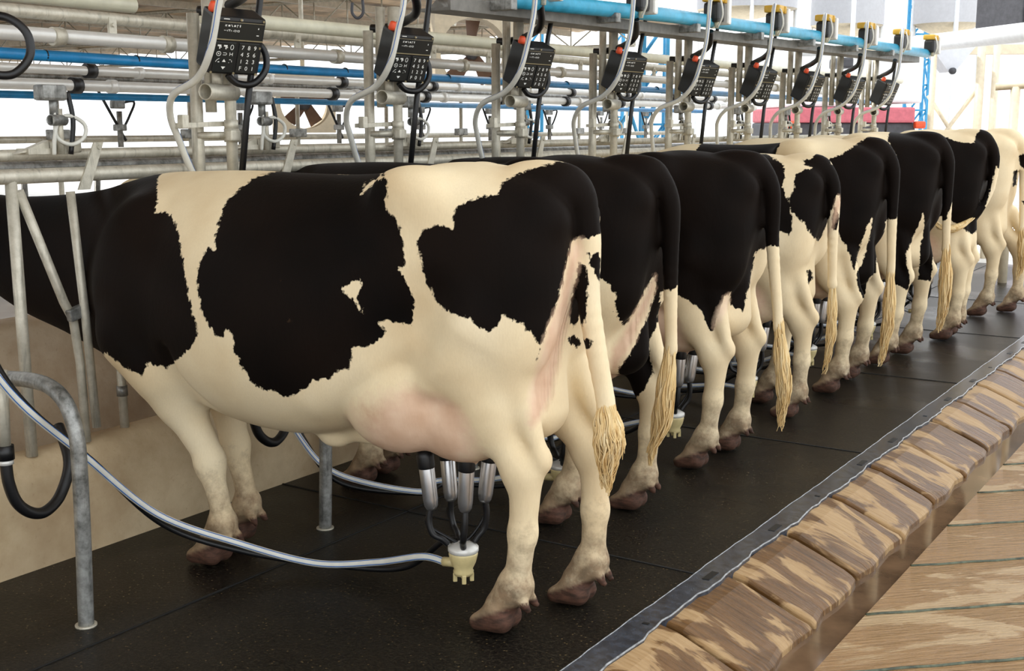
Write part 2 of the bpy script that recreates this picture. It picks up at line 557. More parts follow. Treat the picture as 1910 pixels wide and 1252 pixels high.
        F = np.concatenate(F)
        return P, F

def smooth_verts(P, F, it=2, lam=.5):
    E_ = np.concatenate([F[:, [0, 1]], F[:, [1, 2]], F[:, [2, 3]], F[:, [3, 0]]])
    n = np.bincount(E_.ravel(), minlength=len(P))[:, None]
    for k in range(it):
        for l in (lam, -lam * 1.04):
            s = np.zeros_like(P)
            for i in range(3):
                s[:, i] = np.bincount(E_[:, 0], P[E_[:, 1], i], len(P)) + np.bincount(E_[:, 1], P[E_[:, 0], i], len(P))
            P = P + l * (s / np.maximum(n, 1) - P)
    return P

TRUNK = [  # u, top, bottom, halfwidth, z of halfwidth, n_top, n_bottom
    (.06, 1.345, 1.02, .13, 1.25, 2.2, 2.2), (.14, 1.395, .92, .185, 1.24, 2.3, 2.2), (.28, 1.425, .80, .235, 1.22, 2.5, 2.2),
    (.47, 1.44, .70, .27, 1.22, 2.6, 2.2), (.66, 1.41, .62, .305, 1.10, 2.1, 2.2), (.85, 1.395, .55, .355, .98, 2.0, 2.2),
    (1.05, 1.395, .52, .38, .95, 2.0, 2.2), (1.28, 1.40, .535, .36, .95, 1.95, 2.2), (1.5, 1.395, .585, .31, .97, 1.85, 2.2),
    (1.68, 1.385, .615, .26, 1.0, 1.75, 2.1), (1.82, 1.36, .635, .21, 1.0, 1.8, 2.0), (1.96, 1.325, .68, .155, 1.0, 2.0, 2.0),
    (2.2, 1.295, .76, .125, 1.02, 2.0, 2.0), (2.45, 1.28, .83, .112, 1.05, 2.0, 2.0), (2.68, 1.275, .93, .10, 1.1, 2.0, 2.0)]

def leg_end(f, x, v, s, hoof=1.0):
    """pastern, two claws and dewclaws on the ground at (x, v)"""
    f.cone((x - .062, v, .155), (x - .02, v, .085), .047, .050, .03)
    for q in (-1, 1):
        w = v + q * .027
        f.cone((x - .035, w, .045), (x + .045, w + q * .006, .030), .039, .027, .012)
        f.cone((x - .01, w, .075), (x + .045, w + q * .006, .03), .034, .022, .012)
        f.cone((x - .112, v + q * .026, .115), (x - .128, v + q * .028, .095), .017, .011, .012)
    sl, X, Y, Z = f.sub((x - .2, v - .12, -.06), (x + .2, v + .12, .0), .02)
    f.D[sl] = np.maximum(f.D[sl], -Z + 0 * f.D[sl])

def make_field(c):
    h = c['res']
    f = Field((-.2, -.46, -.03), (c.get('front', 2.05), .46, 1.52), h)
    dr = c.get('drop', 0)
    f.loft([(q[0], q[1] - dr * min(1, max(0, (q[0] - 1.25) / .4)), q[2] - .0, q[3], q[4] - .3 * dr * min(1, max(0, (q[0] - 1.25) / .4)), q[5], q[6]) for q in TRUNK])
    L = c['legs']
    for s in (1, -1):
        hx, hv = L['hl' if s > 0 else 'hr']; fx, fv = L['fl' if s > 0 else 'fr']
        sw = hx - .27                         # how far the hoof stands from its rest place
        # --- hind leg
        f.ell((.31, s * .145, 1.06), (.23, .125, .27), .08, ry=-.1)
        f.cone((.15, s * .115, 1.18), (.185, s * .13, .92), .075, .08, .07)
        f.cone((.185, s * .13, .95), (.25 + sw * .3, s * .15, .74), .085, .072, .06)
        f.cone((.34, s * .16, .98), (.46 + sw * .2, s * .175, .80), .14, .085, .07)
        hk = np.array([.165 + sw * .75, hv, .53])
        f.cone((.36 + sw * .25, (s * .165 + hv) / 2 + s * .005, .84), (.285 + sw * .45, .6 * hv + s * .066, .68), .122, .074, .06, 1.12)
        f.cone((.285 + sw * .45, .6 * hv + s * .066, .68), (hk[0] + .035, hv, .55), .076, .050, .05, 1.1)
        f.cone((hk[0] - .05, hv, .57), (.19 + sw * .5, .6 * hv + s * .06, .80), .024, .046, .035)
        f.ell((hk[0] - .056, hv, .565), (.030, .027, .042), .022)
        f.ell((hk[0] + .02, hv, .525), (.062, .05, .07), .03)
        ft = np.array([hx - .075, hv, .165])
        f.cone((hk[0], hv, .51), (hk[0] * .5 + ft[0] * .5 - .005, hv, .33), .052, .042, .03, 1.12)
        f.cone((hk[0] * .5 + ft[0] * .5 - .005, hv, .33), ft, .042, .040, .03, 1.1)
        f.ell(ft + [0, 0, -.01], (.052, .048, .05), .03)
        leg_end(f, hx, hv, s)
        # --- hook and pin bones
        f.ell((.52, s * .225, 1.37), (.09, .045, .05), .12)
        f.ell((.11, s * .115, 1.29), (.05, .04, .045), .09)
        # --- front leg
        f.ell((1.66, s * .165, 1.0), (.17, .10, .30), .09, ry=.12)
        f.cone((1.72, s * .17, .82), (1.58, s * .17, .70), .11, .10, .07)
        e = np.array([.55 * 1.555 + .45 * (fx + .09), s * .16 * .5 + fv * .5, .60])
        kn = np.array([fx - .01, fv, .37])
        f.cone((1.58, s * .165, .72), e, .105, .082, .06, 1.1)
        f.cone((1.47, s * .15, .70), e, .06, .05, .05)
        f.cone(e, kn + [.004, 0, .03], .078, .052, .05, 1.08)
        f.ell(kn, (.054, .052, .062), .03)
        ft = np.array([fx - .06, fv, .15])
        f.cone(kn, ft + [0, 0, .03], .043, .036, .03)
        f.ell(ft, (.047, .046, .05), .03)
        leg_end(f, fx + .01, fv, s)
    # brisket, flank hollow, flank fold, elbow crease
    for s in (1, -1):
        f.cone((1.44, s * .30, .80), (1.42, s * .245, .63), .018, .032, .05, op='cut')
        f.cone((1.40, s * .26, .70), (1.33, s * .24, .60), .008, .012, .05, op='cut')
    f.ell((1.78, 0, .72), (.16, .11, .12), .08)
    for s in (1, -1):
        f.ell((.74, s * .40, 1.24), (.16, .09, .10), .08, 'cut')
        f.cone((.50, s * .22, .90), (.86, s * .22, .72), .04, .04, .08)
        f.cone((.40, s * .31, 1.04), (.52, s * .30, .84), .03, .03, .12, op='cut')
    # udder with teats
    ub = c.get('udder', .0)
    f.ell((.47, 0, .735), (.29, .185, .20 + ub), .04)
    for s in (1, -1):
        f.ell((.40, s * .105, .66), (.18, .12, .14 + ub), .03)
        f.ell((.60, s * .150, .70), (.20, .125, .165 + ub), .022)
        f.cone((.37, s * .085, .56), (.37, s * .09, .515 - ub), .02, .013, .02)
        f.cone((.55, s * .085, .58), (.55, s * .09, .53 - ub), .02, .013, .02)
    f.cone((.165, 0, 1.0), (.2, 0, .70), .05, .105, .05)
    f.cone((.95, .02, .535), (.78, .04, .545), .03, .035, .06)
    f.ell((.93, .05, .52), (.055, .035, .035), .03)
    # anus and vulva under the tail
    f.ell((.075, 0, 1.235), (.03, .024, .035), .03)
    f.ell((.065, 0, 1.155), (.03, .026, .05), .03)
    # tail
    T = c['tail']
    T = [tuple(p) for p in smooth_path(T, 4)]
    n = len(T) - 1
    tr = lambda t: .036 * (1 - t) ** 1.5 + c.get('tailr', .020)
    for i in range(n):
        f.cone(T[i], T[i + 1], tr(i / n), tr((i + 1) / n), .012 if i > 6 else .04)
    if c.get('front', 2.05) > 2.5: head(f)
    return f

def head(f):
    f.cone((2.60, 0, 1.12), (2.78, 0, 1.16), .14, .115, .06, 1.2)
    f.cone((2.76, 0, 1.20), (2.97, 0, 1.04), .10, .09, .05)
    f.cone((2.97, 0, 1.04), (3.20, 0, .86), .09, .072, .04)
    f.cone((2.78, 0, 1.02), (3.14, 0, .81), .09, .045, .05)
    f.ell((3.22, 0, .845), (.065, .08, .065), .03)
    f.ell((2.70, 0, 1.285), (.06, .06, .035), .04)
    for s in (1, -1):
        f.ell((2.86, s * .085, 1.13), (.045, .03, .04), .03)
        f.cone((2.70, s * .10, 1.225), (2.66, s * .19, 1.22), .03, .045, .03)
        f.cone((2.66, s * .19, 1.22), (2.62, s * .30, 1.19), .045, .012, .03)
        f.ell((3.262, s * .036, .872), (.018, .014, .014), .015, 'cut')
        f.ell((2.665, s * .21, 1.262), (.04, .07, .028), .02, 'cut')

def poly_sdf(polys, p, q):
    """signed distance to a set of outlines, even-odd, positive inside"""
    d2 = np.full(len(p), 1.0); ins = np.zeros(len(p), bool)
    for poly in polys:
        a = np.array(poly, float); b = np.roll(a, -1, 0)
        for (x0, y0), (x1, y1) in zip(a, b):
            ex, ey = x1 - x0, y1 - y0
            t = np.clip(((p - x0) * ex + (q - y0) * ey) / (ex * ex + ey * ey + 1e-12), 0, 1)
            d2 = np.minimum(d2, (p - x0 - t * ex) ** 2 + (q - y0 - t * ey) ** 2)
            if y0 != y1:
                cr = (y0 > q) != (y1 > q)
                ins ^= cr & (p < (x1 - x0) * (q - y0) / (y1 - y0) + x0)
    d = np.sqrt(d2)
    return np.where(ins, d, -d)

def chart_axes(d):
    d = np.array(d, float); d /= np.linalg.norm(d)
    e1 = np.cross(d, [0, 0, 1]); e1 /= np.linalg.norm(e1)
    return e1, np.cross(e1, d), d

def cow_material():
    t = NT('cow_hide')
    at = lambda n: t.n('ShaderNodeAttribute', attribute_name=n).outputs['Fac']
    o = t.obj()
    coat, pink, hoof = at('coat'), at('pink'), at('hoof')
    hair = t.noise(1.0, 3, .6, t.xf(o, sc=(70, 70, 26)))
    wob = t.noise(34, 4, .65, o)
    fine = t.noise(1.0, 2, .5, t.xf(o, sc=(260, 260, 60)))
    e = t.math('ADD', coat, t.math('ADD', t.math('MULTIPLY', t.math('SUBTRACT', wob, .5), .034), t.math('MULTIPLY', t.math('SUBTRACT', hair, .5), .022)))
    bk = t.rng(e, -.0022, .0022, 0, 1)
    big = t.noise(3.2, 3, .5, o)
    white = t.ramp(big, [(.25, (.68, .52, .31)), (.5, (.80, .66, .43)), (.8, (.84, .73, .52))])
    white = t.mix(t.rng(fine, .35, .75, 0, .12), white, (.50, .38, .24))
    dark = t.ramp(t.noise(2.4, 2, .5, o), [(.3, (.0035, .0028, .0025)), (.75, (.010, .006, .0042))])
    col = t.mix(bk, white, dark)
    pk = t.ramp(t.noise(9, 3, .5, o), [(.3, (.56, .34, .22)), (.55, (.70, .48, .34)), (.8, (.80, .63, .46))])
    pk = t.mix(t.math('MULTIPLY', bk, .0), pk, dark)
    col = t.mix(t.rng(t.math('ADD', pink, t.math('MULTIPLY', t.math('SUBTRACT', wob, .5), .03)), -.012, .015, 0, .92), col, pk)
    # mud stains on the lower legs, with a ragged outline of their own
    z = t.n('ShaderNodeSeparateXYZ'); t.l(o, z.inputs[0])
    mud = t.math('ADD', t.rng(z.outputs[2], .06, .46, .80, .08), t.math('MULTIPLY', t.math('SUBTRACT', t.noise(17, 5, .7, o), .5), .95))
    mudc = t.ramp(t.noise(30, 4, .6, o), [(.3, (.085, .045, .022)), (.7, (.24, .14, .075))])
    col = t.mix(t.rng(mud, .26, .72, 0, .82), col, mudc)
    hc = t.ramp(t.noise(24, 4, .6, t.xf(o, sc=(1, 1, 3))), [(.3, (.03, .016, .01)), (.7, (.12, .055, .035))])
    col = t.mix(hoof, col, hc)
    rough = t.math('MULTIPLY_ADD', bk, -.10, .72)
    t.set(Base_Color=col, Roughness=rough, Specular_IOR_Level=t.math('MULTIPLY_ADD', bk, -.21, .26), Sheen_Weight=.012, Sheen_Roughness=.5)
    t.b.inputs['Sheen Tint'].default_value = (.75, .6, .5, 1)
    wr = t.n('ShaderNodeTexWave', wave_type='BANDS', bands_direction='Y'); t.l(o, wr.inputs[0])
    wr.inputs['Scale'].default_value = 16; wr.inputs['Distortion'].default_value = 2.5; wr.inputs['Detail'].default_value = 2
    wr.inputs['Detail Scale'].default_value = .8
    wa = at('wrinkle')
    ht = t.math('ADD', t.math('MULTIPLY', hair, .25), t.math('MULTIPLY', t.math('MULTIPLY', wr.outputs['Fac'], wa), 2.2))
    t.bump(ht, .55, .006)
    return t.m

def tail_hair_material():
    t = NT('tail_hair')
    o = t.obj()
    c = t.ramp(t.noise(1.0, 3, .6, t.xf(o, sc=(60, 60, 5))), [(.25, (.50, .29, .095)), (.5, (.74, .54, .26)), (.8, (.84, .72, .48))])
    t.set(Base_Color=c, Roughness=.55, Specular_IOR_Level=.3)
    return t.m
M_COW, M_TAIL, M_EYE = cow_material(), tail_hair_material(), plain('dark_eye', (.012, .008, .006), .08, var=.05)

COATS = {}   #@COATS

def make_cow(name_label, c, loc, rz, coat):
    f = make_field(c)
    P, F = f.mesh()
    P = smooth_verts(P, F, 2)
    k_ = c.get('scale', 1.0)
    me = bpy.data.meshes.new('cow')
    me.vertices.add(len(P)); me.vertices.foreach_set('co', (P * k_).astype(f32).ravel())
    me.loops.add(len(F) * 4); me.loops.foreach_set('vertex_index', F.astype(np.int32).ravel())
    me.polygons.add(len(F)); me.polygons.foreach_set('loop_start', np.arange(len(F), dtype=np.int32) * 4)
    me.polygons.foreach_set('use_smooth', np.ones(len(F), bool))
    me.update(calc_edges=True)
    me.materials.append(M_COW)
    e1, e2, dd = chart_axes(coat.get('dir', (.645, -.755, -.13)))
    Q = P * k_
    p, q = Q @ e1, Q @ e2
    A = {}
    A['coat'] = np.clip(poly_sdf(coat['black'], p, q), -.2, .2) if coat.get('black') else np.full(len(P), -.2)
    ud = np.minimum(.13 - np.abs(P[:, 1]) * .5, .05)
    pk = np.full(len(P), -.2)
    # udder skin: the region below the flank and between the thighs
    du = (1 - np.sqrt(((P[:, 0] - .52) / .33) ** 2 + (P[:, 1] / .30) ** 2 + ((P[:, 2] - .66) / .20) ** 2)) * .2
    pk = np.maximum(pk, np.clip(du, -.2, .2))
    esc = np.minimum(np.minimum(.085 * np.clip((1.12 - P[:, 2]) / .35, .25, 1) - np.abs(P[:, 1]), P[:, 2] - .66), np.minimum(1.13 - P[:, 2], .36 - P[:, 0]))
    esc = np.minimum(esc, P[:, 0] - c.get('escx', .062))
    if c.get('esc', False): pk = np.maximum(pk, esc)
    if coat.get('pink'): pk = np.maximum(pk, np.clip(poly_sdf(coat['pink'], p, q), -.2, .2))
    A['pink'] = pk
    A['wrinkle'] = np.clip(esc * 25 + .3, 0, 1) * np.clip(pk * 60 + .5, 0, 1)
    hf = np.zeros(len(P))
    for key in ('hl', 'hr', 'fl', 'fr'):
        x, v = c['legs'][key]
        r = np.abs(P[:, 0] - x) + np.abs(P[:, 1] - v)
        z0 = .075 - .45 * np.clip(P[:, 0] - x, -.06, .1)
        hf = np.maximum(hf, np.where(r < .25, np.clip((z0 - P[:, 2]) / .012, 0, 1), 0))
        dw = np.hypot(P[:, 0] - x + .125, P[:, 2] - .1) < .022
        hf = np.maximum(hf, np.where(dw & (np.abs(P[:, 1] - v) < .06), 1, 0))
    A['hoof'] = hf
    for n, a in A.items():
        me.attributes.new(n, 'FLOAT', 'POINT').data.foreach_set('value', a.astype(f32))
    o = link(bpy.data.objects.new('cow', me))
    o.location = loc; o.rotation_euler = (0, 0, rz)
    tag(o, name_label, 'cow', 'dairy cows standing in the milking stalls')
    tail_switch(o, c, k_)
    if c.get('front', 2.05) > 2.5:
        for s in (1, -1):
            MB().ball((2.868, s * .104, 1.135), .021).build('eye', M_EYE, o)
    return o

def tail_switch(o, c, k_):
    T = [Vector(p) for p in c['tail']]
    sw = [Vector(p) for p in c['switch']]          # path of the hair from the tail's end to the tip
    rng = random.Random(c.get('seed', 1))
    path = smooth_path(sw, 6)
    n = len(path); mb = MB()
    wid = c.get('swid', .045)
    prof = lambda t: wid * (.40 + .60 * math.sin(min(1.0, t * 1.5) * math.pi / 2) ** 1.3) * (1 if t < .5 else max(.12, 1 - .88 * ((t - .5) / .5) ** 1.3))
    # soft core of the brush, then wavy locks over it with a ragged tip
    core = [p * k_ for p in path[:int(n * .72)]]
    mb.tube(core, 0, 14, rr=[prof(i / (n - 1)) * .72 * min(1, (len(core) - i) / (len(core) * .3)) * k_ + .001 for i in range(len(core))])
    locks = [(rng.random() * 6.283, .35 + .65 * rng.random(), rng.random() * 6.28, .82 + .3 * rng.random()) for _ in range(16)]
    for i in range(c.get('strands', 150)):
        la, lr, lp, le = rng.choice(locks)
        a = rng.random() * 6.283; rr = .62 + .42 * math.sqrt(rng.random())
        s0 = rng.random() * .55; s1 = min(1.06, le, s0 + .3 + rng.random() * .5); m = 11
        pts = []; R = []
        for j in range(m):
            fall = j / (m - 1); t = s0 + (s1 - s0) * fall
            q = min(t, 1.0) * (n - 1); i0 = min(int(q), n - 2); P = path[i0].lerp(path[i0 + 1], q - i0)
            if t > 1: P = P + (path[-1] - path[-2]).normalized() * (t - 1) * .35
            cl = min(1, max(0, (t - .35) / .55))
            bw = prof(min(t, 1)) * rr
            wv = .010 * cl * math.sin(lp + t * 13) + .003 * math.sin(a * 3 + t * 20)
            x = math.cos(a) * bw * (1 - .75 * cl) + math.cos(la) * lr * prof(min(t, 1)) * .9 * cl + wv
            y = math.sin(a) * bw * (1 - .75 * cl) + math.sin(la) * lr * prof(min(t, 1)) * .9 * cl + wv * .6
            pts.append(P + Vector((x, y, 0)))
            R.append((.0030 if wid > .045 else .0034) * (1 - .82 * fall) + .0005)
        mb.tube([p * k_ for p in pts], 0, 4, cap=False, rr=R)
    mb.build('tail_switch', M_TAIL, o)
# coat markings: outlines in metres on an oblique chart of each hide
COATS = {
 0: {'dir':[0.589,-0.7928,-0.1565],'black':[[(-1.366,1.556),(-1.369,1.486),(-1.359,1.42),(-1.357,1.361),(-1.317,1.366),(-1.279,1.315),(-1.262,1.251),(-1.245,1.167),(-1.232,1.094),(-1.219,1.028),(-1.202,0.955),(-1.224,0.914),(-1.287,0.866),(-1.333,0.834),(-1.355,0.847),(-1.407,0.855),(-1.402,0.833),(-1.403,0.844),(-1.426,0.811),(-1.466,0.826),(-1.554,0.887),(-1.605,0.876),(-1.654,0.866),(-1.703,0.855),(-1.752,0.845),(-1.8,0.834),(-1.848,0.824),(-1.895,0.814),(-1.941,0.804),(-1.987,0.794),(-2.031,0.79),(-2.075,0.787),(-2.118,0.783),(-2.16,0.779),(-2.202,0.776),(-2.244,0.772),(-2.284,0.768),(-2.325,0.765),(-2.364,0.762),(-2.403,0.758),(-2.442,0.755),(-2.48,0.752),(-2.479,0.823),(-2.478,0.895),(-2.477,0.966),(-2.476,1.038),(-2.473,1.109),(-2.47,1.181),(-2.467,1.252),(-2.463,1.323),(-2.459,1.394),(-2.455,1.464),(-2.45,1.535),(-2.444,1.604),(-2.378,1.601),(-2.309,1.598),(-2.239,1.595),(-2.167,1.591),(-2.094,1.587),(-2.018,1.583),(-1.941,1.579),(-1.862,1.574),(-1.782,1.569),(-1.7,1.564),(-1.616,1.559),(-1.531,1.553),(-1.476,1.554),(-1.422,1.555)],[(-0.938,1.527),(-0.939,1.494),(-1.024,1.46),(-1.066,1.417),(-1.108,1.379),(-1.125,1.316),(-1.135,1.265),(-1.136,1.219),(-1.163,1.225),(-1.19,1.179),(-1.2,1.137),(-1.199,1.085),(-1.186,1.027),(-1.167,0.984),(-1.138,0.951),(-1.115,0.939),(-1.101,0.974),(-1.085,0.939),(-1.077,0.889),(-1.058,0.838),(-1.036,0.805),(-1.0,0.775),(-0.964,0.768),(-0.934,0.745),(-0.894,0.756),(-0.855,0.779),(-0.842,0.804),(-0.786,0.807),(-0.766,0.832),(-0.73,0.838),(-0.716,0.876),(-0.719,0.904),(-0.675,0.907),(-0.637,0.917),(-0.617,0.951),(-0.636,0.976),(-0.614,0.988),(-0.579,0.974),(-0.54,0.962),(-0.532,1.004),(-0.54,1.064),(-0.557,1.097),(-0.583,1.131),(-0.56,1.154),(-0.562,1.204),(-0.57,1.249),(-0.587,1.284),(-0.612,1.311),(-0.608,1.363),(-0.61,1.399),(-0.647,1.398),(-0.68,1.365),(-0.671,1.398),(-0.639,1.422),(-0.615,1.411),(-0.61,1.425),(-0.609,1.461),(-0.654,1.461),(-0.698,1.462),(-0.742,1.462),(-0.789,1.527),(-0.839,1.527),(-0.889,1.527)],[(-0.748,1.08),(-0.715,1.1),(-0.681,1.108),(-0.695,1.075),(-0.698,1.048),(-0.686,1.004),(-0.716,1.048),(-0.736,1.067)],[(-0.219,1.406),(-0.276,1.376),(-0.294,1.337),(-0.339,1.332),(-0.377,1.325),(-0.411,1.305),(-0.422,1.267),(-0.427,1.241),(-0.456,1.254),(-0.507,1.246),(-0.527,1.202),(-0.511,1.135),(-0.496,1.089),(-0.477,1.041),(-0.448,1.011),(-0.401,0.986),(-0.392,1.0),(-0.37,0.959),(-0.331,0.941),(-0.299,0.971),(-0.293,0.987),(-0.268,0.974),(-0.236,0.964),(-0.209,0.934),(-0.184,0.899),(-0.174,0.91),(-0.152,0.968),(-0.125,1.026),(-0.108,1.098),(-0.086,1.171),(-0.072,1.199),(-0.048,1.211),(-0.031,1.208),(-0.001,1.218),(0.041,1.231),(0.041,1.283),(0.041,1.334),(0.041,1.386),(0.002,1.412),(-0.04,1.437),(-0.109,1.439),(-0.148,1.424)],[(-0.056,1.152),(-0.035,1.125),(-0.026,1.085),(-0.024,1.032),(-0.027,0.978),(-0.041,0.944),(-0.069,0.972),(-0.07,1.027),(-0.057,1.099)],[(-0.025,1.165),(0.008,1.171),(0.019,1.105),(0.017,1.072),(0.0,1.099),(-0.021,1.138)],[(-0.064,0.916),(-0.048,0.927),(-0.013,0.908),(-0.014,0.883),(-0.036,0.887),(-0.062,0.9)],[(-0.186,0.89),(-0.176,0.896),(-0.192,0.85)]],'pink':[[(-0.072,1.199),(-0.048,1.211),(-0.041,1.165),(-0.055,1.125),(-0.064,1.079),(-0.071,1.033),(-0.068,0.959),(-0.092,0.884),(-0.108,0.816),(-0.125,0.747),(-0.148,0.701),(-0.2,0.654),(-0.212,0.668),(-0.209,0.719),(-0.205,0.769),(-0.192,0.812),(-0.184,0.856),(-0.173,0.906),(-0.159,0.954),(-0.121,1.026),(-0.11,1.069),(-0.098,1.112),(-0.086,1.155)]]},
 1: {'dir':[0.4109,-0.9026,-0.1281],'black':[[(-1.895,1.727),(-1.898,1.662),(-1.9,1.596),(-1.902,1.529),(-1.904,1.462),(-1.906,1.395),(-1.883,1.323),(-1.875,1.254),(-1.871,1.187),(-1.871,1.121),(-1.874,1.054),(-1.7,1.049),(-1.569,1.047),(-1.442,1.044),(-1.32,1.042),(-1.205,1.04),(-1.097,1.038),(-0.994,1.036),(-0.894,1.035),(-0.797,1.034),(-0.701,1.033),(-0.606,1.032),(-0.512,1.03),(-0.45,1.015),(-0.388,1.0),(-0.328,0.985),(-0.27,0.97),(-0.248,0.965),(-0.224,0.932),(-0.206,0.922),(-0.213,0.855),(-0.184,0.796),(-0.162,0.818),(-0.128,0.875),(-0.094,0.944),(-0.061,0.99),(-0.061,0.934),(-0.083,0.84),(-0.116,0.781),(-0.146,0.71),(-0.195,0.636),(-0.204,0.59),(-0.182,0.505),(-0.153,0.466),(-0.129,0.491),(-0.095,0.54),(-0.058,0.604),(-0.072,0.67),(-0.078,0.731),(-0.043,0.807),(-0.038,0.87),(-0.036,0.932),(-0.002,0.933),(0.089,0.977),(0.088,1.035),(0.087,1.093),(0.085,1.151),(0.084,1.208),(0.083,1.266),(0.082,1.323),(0.08,1.381),(0.079,1.437),(0.078,1.494),(0.076,1.55),(0.075,1.606),(-0.064,1.607),(-0.203,1.608),(-0.371,1.761),(-0.545,1.761),(-0.719,1.759),(-0.892,1.757),(-1.065,1.754),(-1.235,1.75),(-1.404,1.745),(-1.571,1.74),(-1.735,1.734)]],'pink':[[(-0.061,0.99),(-0.063,0.922),(-0.09,0.864),(-0.117,0.808),(-0.138,0.738),(-0.177,0.676),(-0.215,0.609),(-0.232,0.621),(-0.223,0.703),(-0.171,0.785),(-0.145,0.837),(-0.118,0.887),(-0.089,0.938)]]},
 2: {'dir':[0.3633,-0.9255,-0.1069],'black':[[(-2.523,1.743),(-2.526,1.656),(-2.528,1.569),(-2.53,1.482),(-2.532,1.394),(-2.511,1.303),(-2.51,1.215),(-2.527,1.129),(-2.56,1.041),(-2.56,0.951),(-2.559,0.861),(-2.272,0.862),(-2.129,0.857),(-1.984,0.853),(-1.749,0.854),(-1.584,0.851),(-1.416,0.85),(-1.256,0.848),(-1.108,0.846),(-0.968,0.843),(-0.835,0.84),(-0.702,0.837),(-0.572,0.834),(-0.503,0.818),(-0.436,0.801),(-0.374,0.774),(-0.336,0.749),(-0.302,0.723),(-0.294,0.683),(-0.267,0.637),(-0.253,0.63),(-0.236,0.701),(-0.206,0.789),(-0.183,0.809),(-0.183,0.749),(-0.122,0.722),(-0.103,0.819),(-0.087,0.904),(-0.073,0.989),(-0.005,1.019),(0.037,1.007),(0.134,1.016),(0.132,1.084),(0.129,1.152),(0.127,1.22),(0.124,1.288),(0.122,1.356),(0.119,1.423),(0.116,1.49),(0.114,1.556),(0.111,1.622),(-0.069,1.624),(-0.251,1.625),(-0.483,1.785),(-0.713,1.784),(-0.944,1.782),(-1.175,1.779),(-1.406,1.775),(-1.635,1.771),(-1.862,1.765),(-2.087,1.758),(-2.307,1.751)]],'pink':[[(-0.253,0.647),(-0.244,0.713),(-0.206,0.789),(-0.188,0.801),(-0.186,0.758),(-0.219,0.678),(-0.249,0.645)]]},
 3: {'dir':[0.3134,-0.9454,-0.0899],'black':[[(-0.502,1.387),(-0.373,1.407),(-0.277,1.343),(-0.267,1.294),(-0.278,1.232),(-0.242,1.141),(-0.221,1.089),(-0.218,0.996),(-0.236,0.976),(-0.315,1.008),(-0.374,1.046),(-0.489,1.078),(-0.493,1.18),(-0.496,1.281)],[(-0.115,1.4),(-0.133,1.372),(-0.172,1.372),(-0.171,1.336),(-0.132,1.326),(-0.215,1.289),(-0.218,1.208),(-0.248,1.155),(-0.227,1.089),(-0.16,1.038),(-0.119,0.973),(-0.081,0.946),(-0.05,1.001),(-0.024,1.096),(0.004,1.193),(0.033,1.143),(0.082,1.133),(0.091,1.227),(0.101,1.322),(0.033,1.349),(0.012,1.335),(-0.034,1.349),(-0.056,1.407),(-0.083,1.416)],[(-0.018,1.087),(0.001,1.129),(0.021,1.06),(0.007,1.001),(-0.015,1.017)],[(-0.134,0.789),(-0.115,0.803),(-0.101,0.746),(-0.124,0.72)]],'pink':[[(-0.0,1.171),(0.015,1.188),(0.028,1.144),(-0.008,1.032),(-0.032,0.975),(-0.016,1.073)]]},
 4: {'dir':[0.2846,-0.9552,-0.0807],'black':[[(-0.323,1.363),(-0.246,1.425),(-0.164,1.486),(-0.107,1.525),(-0.005,1.525),(0.096,1.525),(0.093,1.437),(0.086,1.343),(0.079,1.248),(0.073,1.154),(0.015,1.014),(-0.037,1.014),(-0.048,0.916),(-0.077,0.818),(-0.077,0.695),(-0.123,0.664),(-0.138,0.53),(-0.183,0.624),(-0.198,0.7),(-0.158,0.758),(-0.134,0.884),(-0.119,1.026),(-0.146,0.976),(-0.181,0.853),(-0.21,0.706),(-0.232,0.791),(-0.255,0.851),(-0.299,0.912),(-0.318,0.997),(-0.337,1.082),(-0.355,1.167),(-0.374,1.252),(-0.393,1.338)],[(-1.132,1.586),(-1.04,1.587),(-0.948,1.588),(-0.838,1.569),(-0.749,1.57),(-0.661,1.57),(-0.653,1.438),(-0.698,1.339),(-0.796,1.342),(-0.893,1.343),(-0.99,1.344),(-1.089,1.344),(-1.19,1.345),(-1.161,1.466)]],'pink':[]},
 5: {'dir':[0.2428,-0.9674,-0.0715],'black':[[(-0.386,1.539),(-0.398,1.447),(-0.336,1.349),(-0.332,1.224),(-0.327,1.1),(-0.323,0.976),(-0.328,0.85),(-0.332,0.724),(-0.336,0.597),(-0.3,0.53),(-0.219,0.492),(-0.21,0.568),(-0.241,0.669),(-0.239,0.738),(-0.183,0.911),(-0.155,0.993),(-0.142,0.894),(-0.159,0.737),(-0.156,0.542),(-0.077,0.536),(-0.067,0.731),(-0.051,0.836),(-0.042,0.941),(-0.012,0.942),(0.021,1.06),(0.053,1.177),(0.085,1.293),(0.079,1.389),(0.073,1.485),(0.068,1.58),(-0.025,1.565),(-0.115,1.559),(-0.204,1.552),(-0.295,1.545)]],'pink':[]},
 6: {'dir':[0.2253,-0.9722,-0.0638],'black':[[(-0.583,1.481),(-0.476,1.474),(-0.37,1.469),(-0.267,1.426),(-0.163,1.416),(-0.142,1.504),(-0.084,1.546),(0.096,1.49),(0.104,1.366),(0.112,1.243),(0.013,1.249),(0.001,1.26),(-0.038,1.078),(-0.06,0.952),(-0.082,0.825),(-0.129,0.773),(-0.213,0.827),(-0.303,0.889),(-0.405,0.913),(-0.44,1.027),(-0.476,1.14),(-0.511,1.253),(-0.547,1.366)],[(-0.061,0.615),(-0.016,0.593),(-0.02,0.535),(-0.046,0.495)]],'pink':[]},
 7: {'dir':[0.203,-0.9776,-0.0559],'black':[[(-0.05,1.313),(-0.004,1.335),(0.052,1.271),(0.018,1.194),(-0.032,1.228)],[(-0.083,1.182),(-0.051,1.201),(-0.048,1.078),(-0.076,1.06)],[(-0.005,0.948),(0.035,0.962),(0.026,0.909)]],'pink':[]},
}
